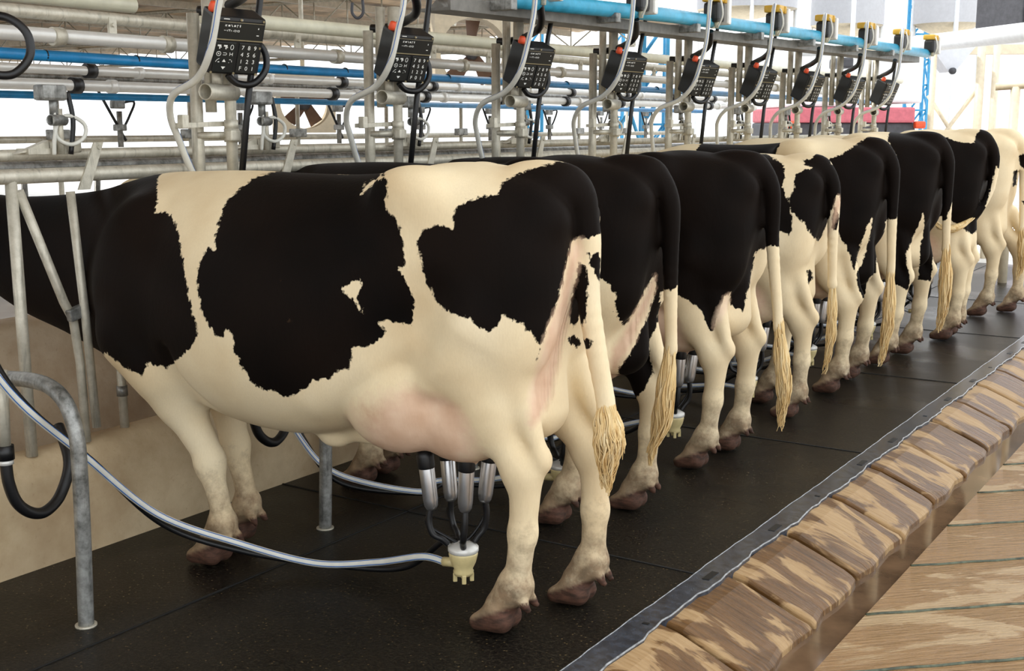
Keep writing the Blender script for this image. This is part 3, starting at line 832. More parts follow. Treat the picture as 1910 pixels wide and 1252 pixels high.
def straight_tail(x=0.0, v=0.0, zend=.62, lean=0.0, dx=0.0):
    """root, over the tailhead and straight down"""
    return [(.24, 0, 1.375), (.13, 0, 1.375), (.065, v * .2, 1.35), (.026 + x, v * .4, 1.285), (.012 + x, v * .6, 1.2), (.010 + x, v * .8, 1.05),
            (.006 + x + dx * .4, v, .88), (x + dx * .8, v + lean * .6, .74), (x + dx, v + lean, zend)]
def hair(t, zt, bend=0.0, lat=0.0):
    a = Vector(t[-2]); b = Vector(t[-1])
    z0 = b.z + .04
    return [(b.x, b.y, z0), (b.x - bend * .3, b.y + lat * .3, z0 * .66 + zt * .34), (b.x - bend * .9, b.y + lat * .7, z0 * .3 + zt * .7), (b.x - bend * .6, b.y + lat, zt)]

t1 = straight_tail(x=.022, v=-.02, zend=.66, dx=-.06)
COWS = [
 dict(res=.0105, front=3.35, legs=dict(hl=(.27, .13), hr=(.155, -.18), fl=(1.45, .105), fr=(1.53, -.12)), tail=t1, switch=[(-.028, -.02, .74), (-.036, -.02, .66), (-.046, -.02, .57), (-.03, -.02, .455)], tailr=.025, seed=1, swid=.052, strands=420,
      loc=(-1.735, 3.10, 0), rz=5.0, label='nearest black and white cow, with a white saddle over its shoulder'),
 dict(res=.0125, front=3.35, legs=dict(hl=(.43, .15), hr=(.24, -.165), fl=(1.40, .095), fr=(1.41, -.095)), tail=straight_tail(v=.0, zend=.70, dx=.0), switch=None, tip=(.07, .02, .27), seed=2, swid=.04, strands=240,
      loc=(-1.965, 4.10, 0), rz=4.0, label='second cow, nearly all black, standing just behind the nearest one'),
 dict(res=.0125, front=3.35, legs=dict(hl=(.29, .18), hr=(.275, -.195), fl=(1.45, .1), fr=(1.45, -.1)), tail=straight_tail(v=-.02, zend=.64, dx=-.03), switch=None, tip=(-.05, -.04, .19), seed=3, swid=.04, strands=240,
      loc=(-1.97, 5.13, 0), rz=2.0, label='third cow, black with four white lower legs and a long blond tail'),
 dict(res=.0125, front=3.35, legs=dict(hl=(.20, .12), hr=(.44, -.15), fl=(1.45, .1), fr=(1.45, -.1)), tail=straight_tail(v=.0, zend=.75, dx=.0), switch=None, tip=(.02, .0, .26), udder=.015, seed=4, swid=.028, strands=160, scale=.975,
      loc=(-2.06, 6.24, 0), rz=2.0, label='fourth cow, mostly white with black patches on flank and rump'),
 dict(res=.014, front=3.35, legs=dict(hl=(.27, .23), hr=(.29, -.23), fl=(1.45, .1), fr=(1.45, -.1)), tail=straight_tail(v=.0, zend=.68, dx=.0), switch=None, tip=(.03, .0, .16), seed=5, swid=.04, strands=180, scale=1.03, drop=0.085,
      loc=(-1.99, 7.07, 0), rz=1.0, label='fifth cow, with white back and black rump, tail hanging to the mat'),
 dict(res=.014, front=3.35, legs=dict(hl=(.33, .22), hr=(.29, -.22), fl=(1.45, .1), fr=(1.45, -.1)), tail=straight_tail(v=.0, zend=.72, dx=.0), switch=None, tip=(.01, .01, .22), seed=6, swid=.045, strands=180, scale=1.05, drop=0.115,
      loc=(-1.93, 8.09, 0), rz=1.0, label='sixth cow, with black rump and a straight pale tail'),
 dict(res=.014, front=3.35, legs=dict(hl=(.27, .10), hr=(.28, -.10), fl=(1.45, .1), fr=(1.45, -.1)), tail=[(.24, 0, 1.375), (.13, 0, 1.375), (.065, 0, 1.35), (.026, .0, 1.285), (.012, .01, 1.2), (.02, .03, 1.05), (.06, .08, .92), (.11, .13, .84)], switch=[(.10, .12, .86), (.16, .22, .80), (.24, .30, .78), (.30, .33, .84)], seed=7, swid=.04, strands=140, scale=1.06, drop=0.130,
      loc=(-1.87, 9.15, 0), rz=0.0, label='seventh cow, white back and black rump, swishing its pale tail sideways'),
 dict(res=.014, front=3.35, legs=dict(hl=(.25, .14), hr=(.10, -.22), fl=(1.45, .1), fr=(1.45, -.1)), tail=straight_tail(v=-.06, zend=.66, dx=.0), switch=None, tip=(.0, -.06, .3), seed=8, swid=.04, strands=120, scale=1.06, drop=0.130,
      loc=(-1.93, 10.5, 0), rz=0.0, label='farthest cow, almost entirely white, cut by the right edge'),
]
for c in COWS:
    if c['switch'] is None:
        b = Vector(c['tail'][-1]); t = Vector(c['tip']); a = b + Vector((0, 0, .06))
        c['switch'] = [tuple(a), tuple(a.lerp(t, .35) + Vector((-.012, 0, 0))), tuple(a.lerp(t, .7) + Vector((-.018, 0, 0))), tuple(t)]
COWOBJ = []
for i, c in enumerate(COWS):
    COWOBJ.append(make_cow(c['label'], c, c['loc'], math.pi + math.radians(c['rz']), COATS.get(i, {})))
# ---------------------------------------------------------------- stall steel, pipes, milking gear
def galv(name, a, b, rough=.45, metal=.35):
    t = NT(name); o = t.geo()
    n1 = t.noise(22, 5, .65, o); n2 = t.noise(1.0, 4, .6, t.xf(o, sc=(50, 50, 6)))
    c = t.ramp(n1, [(.3, a), (.68, b)])
    c = t.mix(t.rng(n2, .55, .72, 0, .6), c, tuple(x * .5 for x in a))
    t.set(Base_Color=c, Roughness=rough, Metallic=metal)
    t.bump(n1, .12, .003)
    return t.m
M_GALV = galv('galvanised_pipe', (.44, .41, .325), (.64, .60, .50))
M_GREY = galv('grey_worn_pipe', (.10, .10, .09), (.42, .42, .40), .4, .5)
M_STEEL = plain('steel_tube', (.74, .73, .69), .34, .25, var=.04)
M_CREAM = plain('cream_pipe', (.76, .73, .56), .35, var=.06)
M_BLUE = plain('blue_pipe', (.018, .26, .58), .32, var=.1)
M_CYAN = plain('light_blue_pipe', (.05, .40, .62), .35, var=.1)
M_BLACK = plain('black_rubber', (.006, .006, .007), .42, var=.2)
M_PANEL = plain('black_panel', (.009, .0095, .010), .45, var=.15)
M_GLASS = plain('dark_display', (.014, .017, .017), .28, var=.05)
M_PRINT = plain('white_print', (.80, .80, .76), .5, var=.03)
M_TRIM = plain('brass_trim', (.42, .36, .22), .35, .5, var=.1)
M_ORANGE = plain('orange_plug', (.85, .10, .03), .45, var=.1)
M_YELLOW = plain('yellow_cap', (.70, .42, .05), .45, var=.1)
M_CHROME = plain('chrome_shell', (.60, .60, .61), .28, .9, var=.05)
M_BOWL = plain('cream_plastic', (.70, .58, .29), .3, var=.1)
M_BAND = plain('blue_stripe', (.015, .13, .45), .4, var=.05)
M_HOSE = plain('milky_hose', (.68, .67, .60), .3, var=.06)
M_BEAM = plain('grey_beam', (.20, .19, .17), .55, .2, var=.15)

def orient(n, roll):
    """matrix whose z is the normal n, y points up and then rolls clockwise seen from the front"""
    n = Vector(n).normalized(); x = Vector((0, 0, 1)).cross(n).normalized(); y = n.cross(x)
    c, s = math.cos(roll), math.sin(roll)
    return Matrix(((x * c - y * s), (y * c + x * s), n)).transposed()

def striped_hose(name, pts, r, parent=None, mats=(M_HOSE, M_BAND), both=True, n=12):
    mb = MB(); mb.tube(pts, r, n)
    o = None
    # two lines along the hose
    mb2 = MB()
    P = [Vector(p) for p in pts]
    for s in ((1, -1) if both else (1,)):
        q = []
        for i, p in enumerate(P):
            t = (P[min(i + 1, len(P) - 1)] - P[max(i - 1, 0)]).normalized()
            up = Vector((0.45, -.35, 1)).normalized() if s > 0 else Vector((.6, -.75, -.25)).normalized()
            w = (up - t * up.dot(t)); w.normalize()
            q.append(p + w * r * .90)
        mb2.tube(q, r * .17, 5)
    o = mb.build(name, mats[0], parent)
    mb2.build('stripe', mats[1], o)
    return o

D = 1.0
STALL = list(range(-1, 10))
ordinal = {-1: 'leftmost', 0: 'nearest whole', 1: 'second', 2: 'third', 3: 'fourth', 4: 'fifth', 5: 'sixth', 6: 'seventh', 7: 'eighth', 8: 'ninth', 9: 'farthest'}
def nth(k, what): return f'{ordinal[k]} {what}'

# --- long rails
def rail(name, pts, r, mat, label, cat, group=None, n=14):
    o = MB().tube(pts, r, n).build(name, mat)
    return tag(o, label, cat, group)
Y0, Y1 = .6, 13.2
rail('top_rail', [(-3.70, Y0, 1.378), (-3.70, Y1, 1.385)], .026, M_GALV, 'thick beige rail over the cows\' necks, carrying the headlock bars', 'rail')
rail('latch_rail', [(-3.80, Y0, 1.447), (-3.80, Y1, 1.452)], .021, M_GALV, 'thinner beige rail just above and behind the headlock rail, carrying the latches', 'rail')
rail('lower_rail', [(-3.90, Y0, 1.40), (-3.90, Y1, 1.405)], .021, M_GREY, 'dark grey pipe between the two headlock rails', 'rail')
rail('vacuum_pipe', [(-3.98, Y0, 2.022), (-3.98, 3.32, 2.022)], .030, M_CREAM, 'short cream pipe at the top left, highest of the overhead pipes', 'pipe')
vp = MB().tube([(-3.72, 3.45, 1.975), (-3.72, Y1, 2.02)], .030, 14).build('vacuum_pipe', M_CREAM)
tag(vp, 'cream pipe running behind the keypad boxes, just under the roof', 'pipe')
rail('air_pipe', [(-3.9, Y0, 1.955), (-3.9, Y1, 1.95)], .024, M_GALV, 'dull steel pipe below the cream pipe overhead', 'pipe')
mp = rail('milk_pipe', [(-3.88, 2.2, 1.875), (-3.88, Y1, 1.865)], .026, M_STEEL, 'shiny steel milk tube above the nearer blue pipe', 'pipe')
bp = rail('water_pipe', [(-3.96, Y0, 1.818), (-3.96, 3.5, 1.804), (-3.96, Y1, 1.80)], .021, M_BLUE, 'nearer blue water pipe passing behind the keypad boxes', 'pipe')
mb = MB()
for y in np.arange(1.2, 8.3, .42): mb.tube([(-3.96, y, 1.808), (-3.96, y + .006, 1.808)], .0218, 12)
mb.build('tie', M_BLACK, bp)
for o, x, z, r, ys in ((mp, -3.88, 1.872, .034, np.arange(2.35, 12, .51)), (vp, -3.72, 1.985, .036, np.arange(3.6, 12, 1.02))):
    for y in ys:
        MB().tube([(x, y, z), (x, y + .045, z)], r, 14).build('coupling', M_GALV, o)
for y in np.arange(1.6, 12, .51):
    mb = MB(); mb.box((-3.88, y, 1.915), (.012, .035, .085)); mb.tube([(-3.895, y, 1.93), (-3.865, y, 1.93)], .008, 8)
    mb.build('hanger', M_GALV, mp)
# far pipes over the feed passage
rail('water_pipe', [(-6.0, 1.0, 1.722), (-6.0, Y1, 1.716)], .021, M_BLUE, 'farther blue pipe, lower and beyond the nearer blue one', 'pipe')
fp1 = rail('milk_pipe', [(-5.7, 1.0, 1.768), (-5.7, Y1, 1.77)], .030, M_STEEL, 'lower of the two pale tubes beyond the nearer blue pipe', 'pipe')
fp2 = rail('milk_pipe', [(-5.7, 1.0, 1.848), (-5.7, Y1, 1.855)], .026, M_STEEL, 'upper of the two pale tubes beyond the nearer blue pipe', 'pipe')
rail('air_pipe', [(-5.85, 1.0, 1.815), (-5.85, Y1, 1.82)], .018, M_GREY, 'thin dark pipe between the two pale far tubes', 'pipe')
for k in range(12):
    y = 2.2 + k * 1.05
    MB().tube([(-5.7, y, 1.768), (-5.7, y + .06, 1.768)], .044, 14).build('coupling', M_BLACK, fp1)
    MB().tube([(-5.7, y + .25, 1.769), (-5.7, y + .30, 1.769)], .038, 14).build('coupling', M_STEEL, fp1)
    MB().tube([(-5.7, y + .1, 1.85), (-5.7, y + .16, 1.85)], .040, 14).build('coupling', M_BLACK, fp2)
    MB().tube([(-5.7, y + .45, 1.85), (-5.7, y + .49, 1.85)], .034, 14).build('coupling', M_STEEL, fp2)

# --- upper channel beam with the light blue pipe and the pulsators
rail('blue_conduit', [(-3.15, 4.75, 2.124), (-3.15, 6.4, 2.172), (-3.15, 9.0, 2.208), (-3.15, 12.0, 2.228)], .040, M_CYAN, 'light blue conduit along the top, carrying the black and yellow pulsators', 'pipe')
zb = lambda y: 2.165 + (y - 5.4) * .0125
mb = MB()
z0 = zb(4.42)
mb.poly([(-3.40, 4.42, z0 - .10), (-3.22, 4.42, z0 - .10), (-3.22, 4.42, z0 - .045), (-3.235, 4.42, z0 - .045), (-3.235, 4.42, z0 - .087), (-3.40, 4.42, z0 - .087)], (0, 7.6, 7.6 * .0125))
bm_ = mb.build('cable_tray', M_BEAM)
tag(bm_, 'grey steel tray under the light blue conduit at the top of the row', 'tray')
for k in range(1, 8):
    MB().box((-3.20, 3.75 + k * D, zb(3.75 + k * D) - .06), (.2, .05, .05), bev=.006).build('clip', M_GREY, bm_)

# --- headlock yoke: one set per stall
def headlock(k):
    y = 2.535 + 1.02 * k
    o = empty('headlock', (-3.70, y, .40), 0, nth(k, 'headlock of beige bars on the manger wall' if k > 0 else 'headlock of beige bars, on the manger wall'), 'headlock', 'headlocks along the manger')
    L = lambda x, yy, z: (x + 0.0, yy, z - .40)
    MB().tube([L(0, 0, .395), L(0, -.008, 1.37)], .021).build('fixed_bar', M_GALV, o)
    MB().tube([L(.012, .012, 1.33), L(.015, .16, .93), L(.015, .195, .86), L(.012, .215, .70), L(.012, .222, .40)], .017).build('diagonal_bar', M_GALV, o)
    b = MB().tube([L(.03, .205, 1.32), L(.045, .225, .88), L(.045, .245, .455)], .0165).build('locking_bar', M_GALV, o)
    MB().box(L(.03, .205, .888), (.03, .085, .045), Matrix.Rotation(.25, 3, 'X'), .006).build('clamp', M_GREY, b)
    mb = MB(); mb.box(L(-.06, .25, 1.475), (.05, .13, .04), bev=.006); mb.poly([L(-.07, .18, 1.47), L(-.07, .05, 1.455), L(-.07, .18, 1.50)], (.03, 0, 0))
    mb.box(L(-.065, .17, 1.462), (.07, .16, .02))
    mb.build('latch', M_GALV, o)
    mb = MB(); R = Matrix.Rotation(-.36, 3, 'X')
    mb.poly([L(.015, .325, 1.492), L(.015, .365, 1.492), L(.03, .285, 1.325), L(.03, .235, 1.325)], (.008, 0, 0))
    mb.tube([L(.01, .343, 1.475), L(.03, .343, 1.475)], .009, 8)
    mb.build('lever', M_GALV, o)
    return o
for k in range(0, 9): headlock(k)

# --- stall dividers bent over from the manger wall
for k in range(0, 8):
    y = (2.262, 3.375)[k] if k < 2 else 3.375 + D * (k - 1)
    pts = smooth_path([(-3.72, y, .752), (-3.44, y, .757), (-3.30, y, .766), (-3.19, y, .758), (-3.115, y, .715), (-3.075, y, .63), (-3.068, y, .52), (-3.072, y, .30), (-3.085, y, -.01)], 6)
    o = MB().tube(pts, .0245, 16).build('stall_divider', M_GREY)
    tag(o, ('bent grey pipe divider in the front left corner, ahead of the nearest cow' if k == 0 else nth(k, 'bent grey pipe divider, standing between two cows')), 'divider', 'bent pipe dividers between the stalls')
    MB().tube([(-3.085, y, .0), (-3.085, y, .006)], .034, 16).build('foot_ring', M_GALV, o)

# --- support frames
def frame(k):
    y = 3.19 + D * k
    o = empty('pipe_stand', (-3.5, y, 1.40), 0, nth(k, 'pair of upright beige pipes holding a keypad box'), 'frame', 'upright pipe frames behind the keypad boxes')
    L = lambda x, dy, z: (x + 3.5, dy, z - 1.40)
    zt = zb(y) - .09
    MB().tube([L(-3.5, .0, 1.02), L(-3.5, .0, 1.96)], .023, 14).build('post', M_GALV, o)
    MB().tube([L(-3.455, .03, 1.60 + .03 * min(k, 4)), L(-3.455, .03, zt)], .021, 14).build('hanging_post', M_GALV, o)
    MB().tube([L(-3.40, .055, 1.74), L(-3.40, .055, zt)], .027, 14).build('hanging_post', M_GALV, o)
    mb = MB(); mb.tube([L(-3.40, .075, 1.02), L(-3.40, .075, 1.685), L(-3.40, .065, 1.75)], .0215, 14)
    mb.build('post', M_GALV, o)
    mb = MB(); mb.pipe([L(-3.36, -.085, 1.672), L(-3.39, .085, 1.672)], .031, .026); mb.tube([L(-3.385, .0, 1.68), L(-3.385, .0, 1.76)], .02, 12)
    mb.build('stub_pipe', M_GALV, o)
    mb = MB(); mb.box(L(-3.44, -.03, 1.555), (.03, .25, .018), Matrix.Rotation(.03, 3, 'X')); mb.box(L(-3.42, -.14, 1.565), (.03, .03, .05), bev=.004)
    mb.tube([L(-3.40, .075, 1.535), L(-3.40, .075, 1.572)], .027, 12)
    mb.build('strap', M_GALV, o)
    mb = MB(); mb.tube([L(-3.49, -.01, 1.515), L(-3.41, .06, 1.515)], .014, 10); mb.tube([L(-3.40, .075, 1.49), L(-3.40, .075, 1.54)], .029, 12); mb.box(L(-3.37, .055, 1.515), (.03, .05, .04), bev=.006)
    mb.build('clamp', M_GALV, o)
    return o
for k in range(0, 9): frame(k)

# --- keypad boxes
def text_mesh(body, size, mat, name, space=1.0, linespace=1.0):
    cu = bpy.data.curves.new(name, 'FONT'); cu.body = body; cu.size = size; cu.align_x = 'CENTER'; cu.align_y = 'CENTER'
    cu.space_character = space; cu.space_line = linespace; cu.extrude = .0004
    o = bpy.data.objects.new(name, cu); COL.objects.link(o)
    dg = bpy.context.evaluated_depsgraph_get()
    me = bpy.data.meshes.new_from_object(o.evaluated_get(dg))
    COL.objects.unlink(o); bpy.data.objects.remove(o)
    me.materials.clear(); me.materials.append(mat)
    return me
BW, BH, BD = .196, .212, .115
def make_box():
    o = empty('control_box')
    body = MB().box((0, 0, -BD / 2), (BW, BH, BD), bev=.012).build('housing', M_PANEL, o)
    for sx in (-.086, .0, .086):
        for sy in (-.098, .098) if sx == 0 else (-.098, .0, .098): MB().tube([(sx, sy, -.001), (sx, sy, .003)], .0042, 8).build('screw', M_TRIM, body)
    dp = MB().box((0, .058, .002), (.176, .062, .006), bev=.002).build('display', M_GLASS, o)
    mb = MB()
    mb.box((0, .026, .0055), (.180, .0035, .003)); mb.box((0, .0895, .0052), (.176, .0012, .002))
    mb.build('trim_line', M_TRIM, dp)
    mb = MB()                                       # small printed signs on the display
    z = .0055; e = .001
    def seg(x0, y0, x1, y1, w=.0016):
        d = Vector((x1 - x0, y1 - y0, 0)); n = Vector((-d.y, d.x, 0)).normalized() * w / 2
        a, b = Vector((x0, y0, z)), Vector((x1, y1, z)); mb.poly([a - n, b - n, b + n, a + n], (0, 0, e))
    x = -.060
    seg(x, .074, x + .007, .080); seg(x + .001, .080, x + .006, .073); mb.box((x + .0155, .0765, z), (.007, .006, e)); seg(x + .023, .081, x + .029, .073, .002)
    mb.box((x + .037, .0765, z), (.006, .006, e)); seg(x + .044, .080, x + .051, .080); seg(x + .0455, .080, x + .0455, .072); mb.box((x + .057, .0775, z), (.003, .008, e))
    y = .059
    mb.box((x, y, z), (.002, .002, e)); mb.box((x + .005, y, z), (.003, .0015, e)); seg(x + .011, y - .003, x + .011, y + .002); seg(x + .014, y + .003, x + .022, y + .003); seg(x + .018, y + .004, x + .018, y - .003); seg(x + .025, y - .003, x + .025, y + .002)
    mb.box((x + .033, y - .001, z), (.002, .002, e))
    for q in (.0405, .0525):
        for (a, b, c, d) in ((-.0035, -.0035, .0035, -.0035), (-.0035, .0035, .0035, .0035), (-.0035, -.0035, -.0035, .0035), (.0035, -.0035, .0035, .0035)): seg(x + q + a, y + b * .8, x + q + c, y + d * .8, .0012)
    mb.box((.068, .072, z), (.003, .006, e)); mb.box((.068, .047, z), (.009, .003, e))
    mb.box((-.055, .0985, .001), (.022, .003, e)); mb.box((.005, .0975, .001), (.002, .006, e))
    mb.build('display_lettering', M_PRINT, dp)
    for nm, cx in (('function_keypad', -.0445), ('number_keypad', .0445)):
        kp = MB().box((cx, -.040, .001), (.078, .112, .005), bev=.002).build(nm, M_GLASS, o)
        if cx > 0:
            for r_, row in enumerate(('789', '456', '123', 'F01')):
                for c_, ch in enumerate(row):
                    me = text_mesh(ch, .021, M_PRINT, 'key_number')
                    t = link(bpy.data.objects.new('key_number', me), kp)
                    t.location = (cx + (c_ - 1) * .0235, -.040 + (1.5 - r_) * .0255, .0038)
        else:
            mb = MB(); z = .0042
            Yk = [-.040 + (1.5 - r_) * .0255 for r_ in range(4)]; X = [cx - .0235, cx, cx + .0235]
            for q in (0, 1):
                mb.box((X[q] - .001, Yk[0] + .004, z), (.013, .006, e)); mb.box((X[q] + .001, Yk[0] - .003, z), (.004, .010, e)); mb.box((X[q] + .006, Yk[0] - .0015, z), (.003, .004, e))
            def ring(x, y, rx, ry, w=.0018):
                for i in range(14):
                    a, b = 6.283 * i / 14, 6.283 * (i + 1) / 14
                    seg(x + rx * math.cos(a), y + ry * math.sin(a), x + rx * math.cos(b), y + ry * math.sin(b), w)
            ring(X[2], Yk[0], .0055, .009); ring(X[0], Yk[1], .008, .008); mb.box((X[0], Yk[1], z), (.004, .004, e))
            seg(X[1] - .007, Yk[1] + .004, X[1] + .004, Yk[1] + .004); seg(X[1] - .007, Yk[1] - .004, X[1] + .004, Yk[1] - .004); seg(X[1] + .004, Yk[1] + .004, X[1] + .007, Yk[1]); seg(X[1] + .004, Yk[1] - .004, X[1] + .007, Yk[1])
            seg(X[2] - .005, Yk[1] - .006, X[2] - .005, Yk[1] + .006); seg(X[2] + .005, Yk[1] - .006, X[2] + .005, Yk[1] + .006); seg(X[2] - .005, Yk[1] - .001, X[2] + .005, Yk[1] + .001)
            seg(X[0] - .008, Yk[2] - .005, X[0] - .003, Yk[2] + .003); seg(X[0] - .003, Yk[2] + .003, X[0] + .005, Yk[2] + .008); mb.box((X[0] + .004, Yk[2] - .005, z), (.006, .003, e))
            mb.poly([(X[1] - .007, Yk[2] - .004, z), (X[1] + .007, Yk[2] - .004, z), (X[1], Yk[2] + .006, z)], (0, 0, e))
            seg(X[2] - .004, Yk[2] + .005, X[2] + .002, Yk[2] + .005); seg(X[2] + .005, Yk[2] + .003, X[2] + .006, Yk[2] - .004); mb.box((X[2] - .004, Yk[2] - .006, z), (.002, .002, e))
            mb.poly([(X[1] - .008, Yk[3] + .004, z), (X[1], Yk[3] - .006, z), (X[1] + .008, Yk[3] + .004, z)], (0, 0, e))
            mb.build('key_symbol', M_PRINT, kp)
    mb = MB(); mb.lathe([(.017, 0), (.019, .012), (.015, .03), (.012, .034)], (-.082, BH / 2 - .002, -.06), 14, Vector((0, 1, 0)))
    mb.build('plug', M_ORANGE, o)
    mb = MB(); mb.box((0, .0, -BD - .012), (.09, .12, .03)); mb.tube([(0, .04, -BD - .01), (-.01, .04, -BD - .06)], .02, 10)
    mb.build('mounting_bracket', M_GREY, o)
    return o
_t = math.radians(23)
R_BOX = orient((math.cos(math.radians(-20)) * math.cos(_t), math.sin(math.radians(-20)) * math.cos(_t), -math.sin(_t)), math.radians(1.5))
box0 = make_box()
for k in range(0, 9):
    b = box0 if k == 0 else copy_tree(box0)
    y = 3.155 + D * k
    b.matrix_world = Matrix.Translation((-3.24, y, 1.828)) @ R_BOX.to_4x4()
    tag(b, nth(k, 'black keypad box with white numbers, hung on upright pipes'), 'control box', 'keypad boxes along the row')

# --- things that hang round every box
for k in range(-1, 9):
    y = D * k; e = .14 - .045 * min(max(k, 0), 4)
    if k >= 0:
        zt = 2.35 if k < 2 else zb(2.9 + y) + .13
        h0 = [(-3.04, 2.80, zt)] if k < 2 else [(-3.09, 2.93, zt - .02), (-3.055, 2.86, zt + .012), (-3.035, 2.79, zt - .05)]
        pts = smooth_path([(p[0], p[1] + y + e, p[2]) for p in h0 + [(-3.045, 2.775, 2.05), (-3.075, 2.77, 1.92), (-3.125, 2.775, 1.79), (-3.22, 2.80, 1.708), (-3.36, 2.815, 1.655), (-3.44, 2.87, 1.582), (-3.47, 2.93, 1.50), (-3.49, 3.00, 1.39), (-3.52, 3.13, 1.20)]], 7)
        h = striped_hose('milk_hose', pts, .0125, both=False)
        tag(h, nth(k, 'pale hose with a blue line, hanging down past a keypad box'), 'hose', 'hoses hanging beside the keypad boxes')
        o = MB().tube([(-3.30, 3.40 + 1.02 * k, 2.32 if k < 2 else zb(3.4 + y) + .02), (-3.31, 3.345 + 1.02 * k, 2.0), (-3.33, 3.29 + 1.02 * k, 1.66), (-3.34, 3.24 + 1.02 * k, 1.30)], .0125, 10).build('pull_hose', M_BLACK)
        tag(o, nth(k, 'black pull hose slanting down behind a keypad box'), 'hose', 'black hoses slanting past the boxes')
    pts = smooth_path([(-3.34, 3.20 + y, 1.735), (-3.33, 3.235 + y, 1.705), (-3.30, 3.29 + y, 1.705), (-3.28, 3.335 + y, 1.76), (-3.29, 3.335 + y, 1.83), (-3.34, 3.30 + y, 1.875), (-3.40, 3.25 + y, 1.87)], 6)
    o = MB().tube(pts, .013, 10).build('cable_loop', M_BLACK)
    tag(o, nth(k, 'black cable looping out behind a keypad box'), 'cable', 'cable loops behind the keypad boxes')
    f = max(k, 0) * .02
    pts = smooth_path([(-3.53, 3.25 + y, 1.975), (-3.47, 3.26 + y, 1.975), (-3.38, 3.25 + y, 1.985), (-3.30, 3.24 + y - f * .5, 2.005), (-3.22, 3.19 + y - f, 2.02), (-3.16, 3.12 + y - f, 2.05), (-3.13, 3.06 + y - f, 2.12)] + ([(-3.12, 3.05 + y, 2.3)] if k < 2 else []), 6)
    o = MB().tube(pts, .0185, 12).build('vacuum_hose', M_BLACK)
    tag(o, nth(k, 'thick black hose curving up from the cream pipe over a keypad box'), 'hose', 'thick black hoses over the boxes')
# --- pulsators on the light blue conduit
def pulsator(k):
    y = 3.0 + D * k; z = zb(y) + .045
    o = empty('pulsator', (-3.12, y, z), 0, nth(k, 'black pulsator with yellow cap on the light blue conduit'), 'pulsator', 'pulsators on the light blue conduit')
    MB().box((0, 0, 0), (.10, .11, .12), bev=.022).build('housing', M_PANEL, o)
    mb = MB(); mb.box((-.005, .01, .085), (.115, .125, .05), bev=.016); mb.box((.0, .05, .08), (.12, .03, .05), bev=.008)
    mb.build('cap', M_YELLOW, o)
    mb = MB(); mb.box((.02, .078, .01), (.11, .045, .16), bev=.012)
    mb.build('motor', M_STEEL, o)
    mb = MB(); mb.lathe([(.012, 0), (.014, .03), (.02, .035)], (.02, -.0, -.092), 12); mb.lathe([(.012, 0), (.014, .03), (.02, .035)], (-.02, .03, -.092), 12)
    mb.build('nozzle', M_CREAM, o)
    mb = MB(); mb.tube(smooth_path([(.01, -.02, .10), (.06, -.045, .07), (.075, -.04, -.02), (.04, -.03, -.09)], 6), .006, 8)
    mb.build('tube', M_HOSE, o)
for k in range(2, 10): pulsator(k)
# --- hose hangers behind the latch rail
for k in range(0, 9):
    y = 2.75 + 1.02 * k
    o = empty('hose_hanger', (-3.72, y, 1.45), 0, nth(k, 'grey hose hanger standing on the latch rail'), 'hanger', 'hose hangers on the latch rail')
    MB().tube([(0, .0, 0), (0, .0, .16)], .013, 10).build('stem', M_GALV, o)
    mb = MB(); mb.box((0, -.03, .215), (.06, .10, .055), bev=.01); mb.tube([(0, -.02, .14), (0, -.02, .20)], .016, 10); mb.pipe([(.02, -.05, .12), (.0, .02, .12)], .020, .015)
    mb.build('head', M_GREY, o)
    mb = MB(); mb.tube(smooth_path([(0, -.02, .20), (.01, -.025, .12), (.01, -.02, .06), (.02, .03, .035), (.02, .085, .06), (.02, .09, .105), (.01, .04, .135), (.01, -.01, .12), (.01, -.03, .06), (.0, -.03, .0)], 6), .0075, 8)
    mb.build('coil', M_HOSE, o)
    MB().tube(smooth_path([(.0, .04, .22), (.01, .05, .12), (.0, .04, .0)], 5), .009, 8).build('cable', M_BLACK, o)

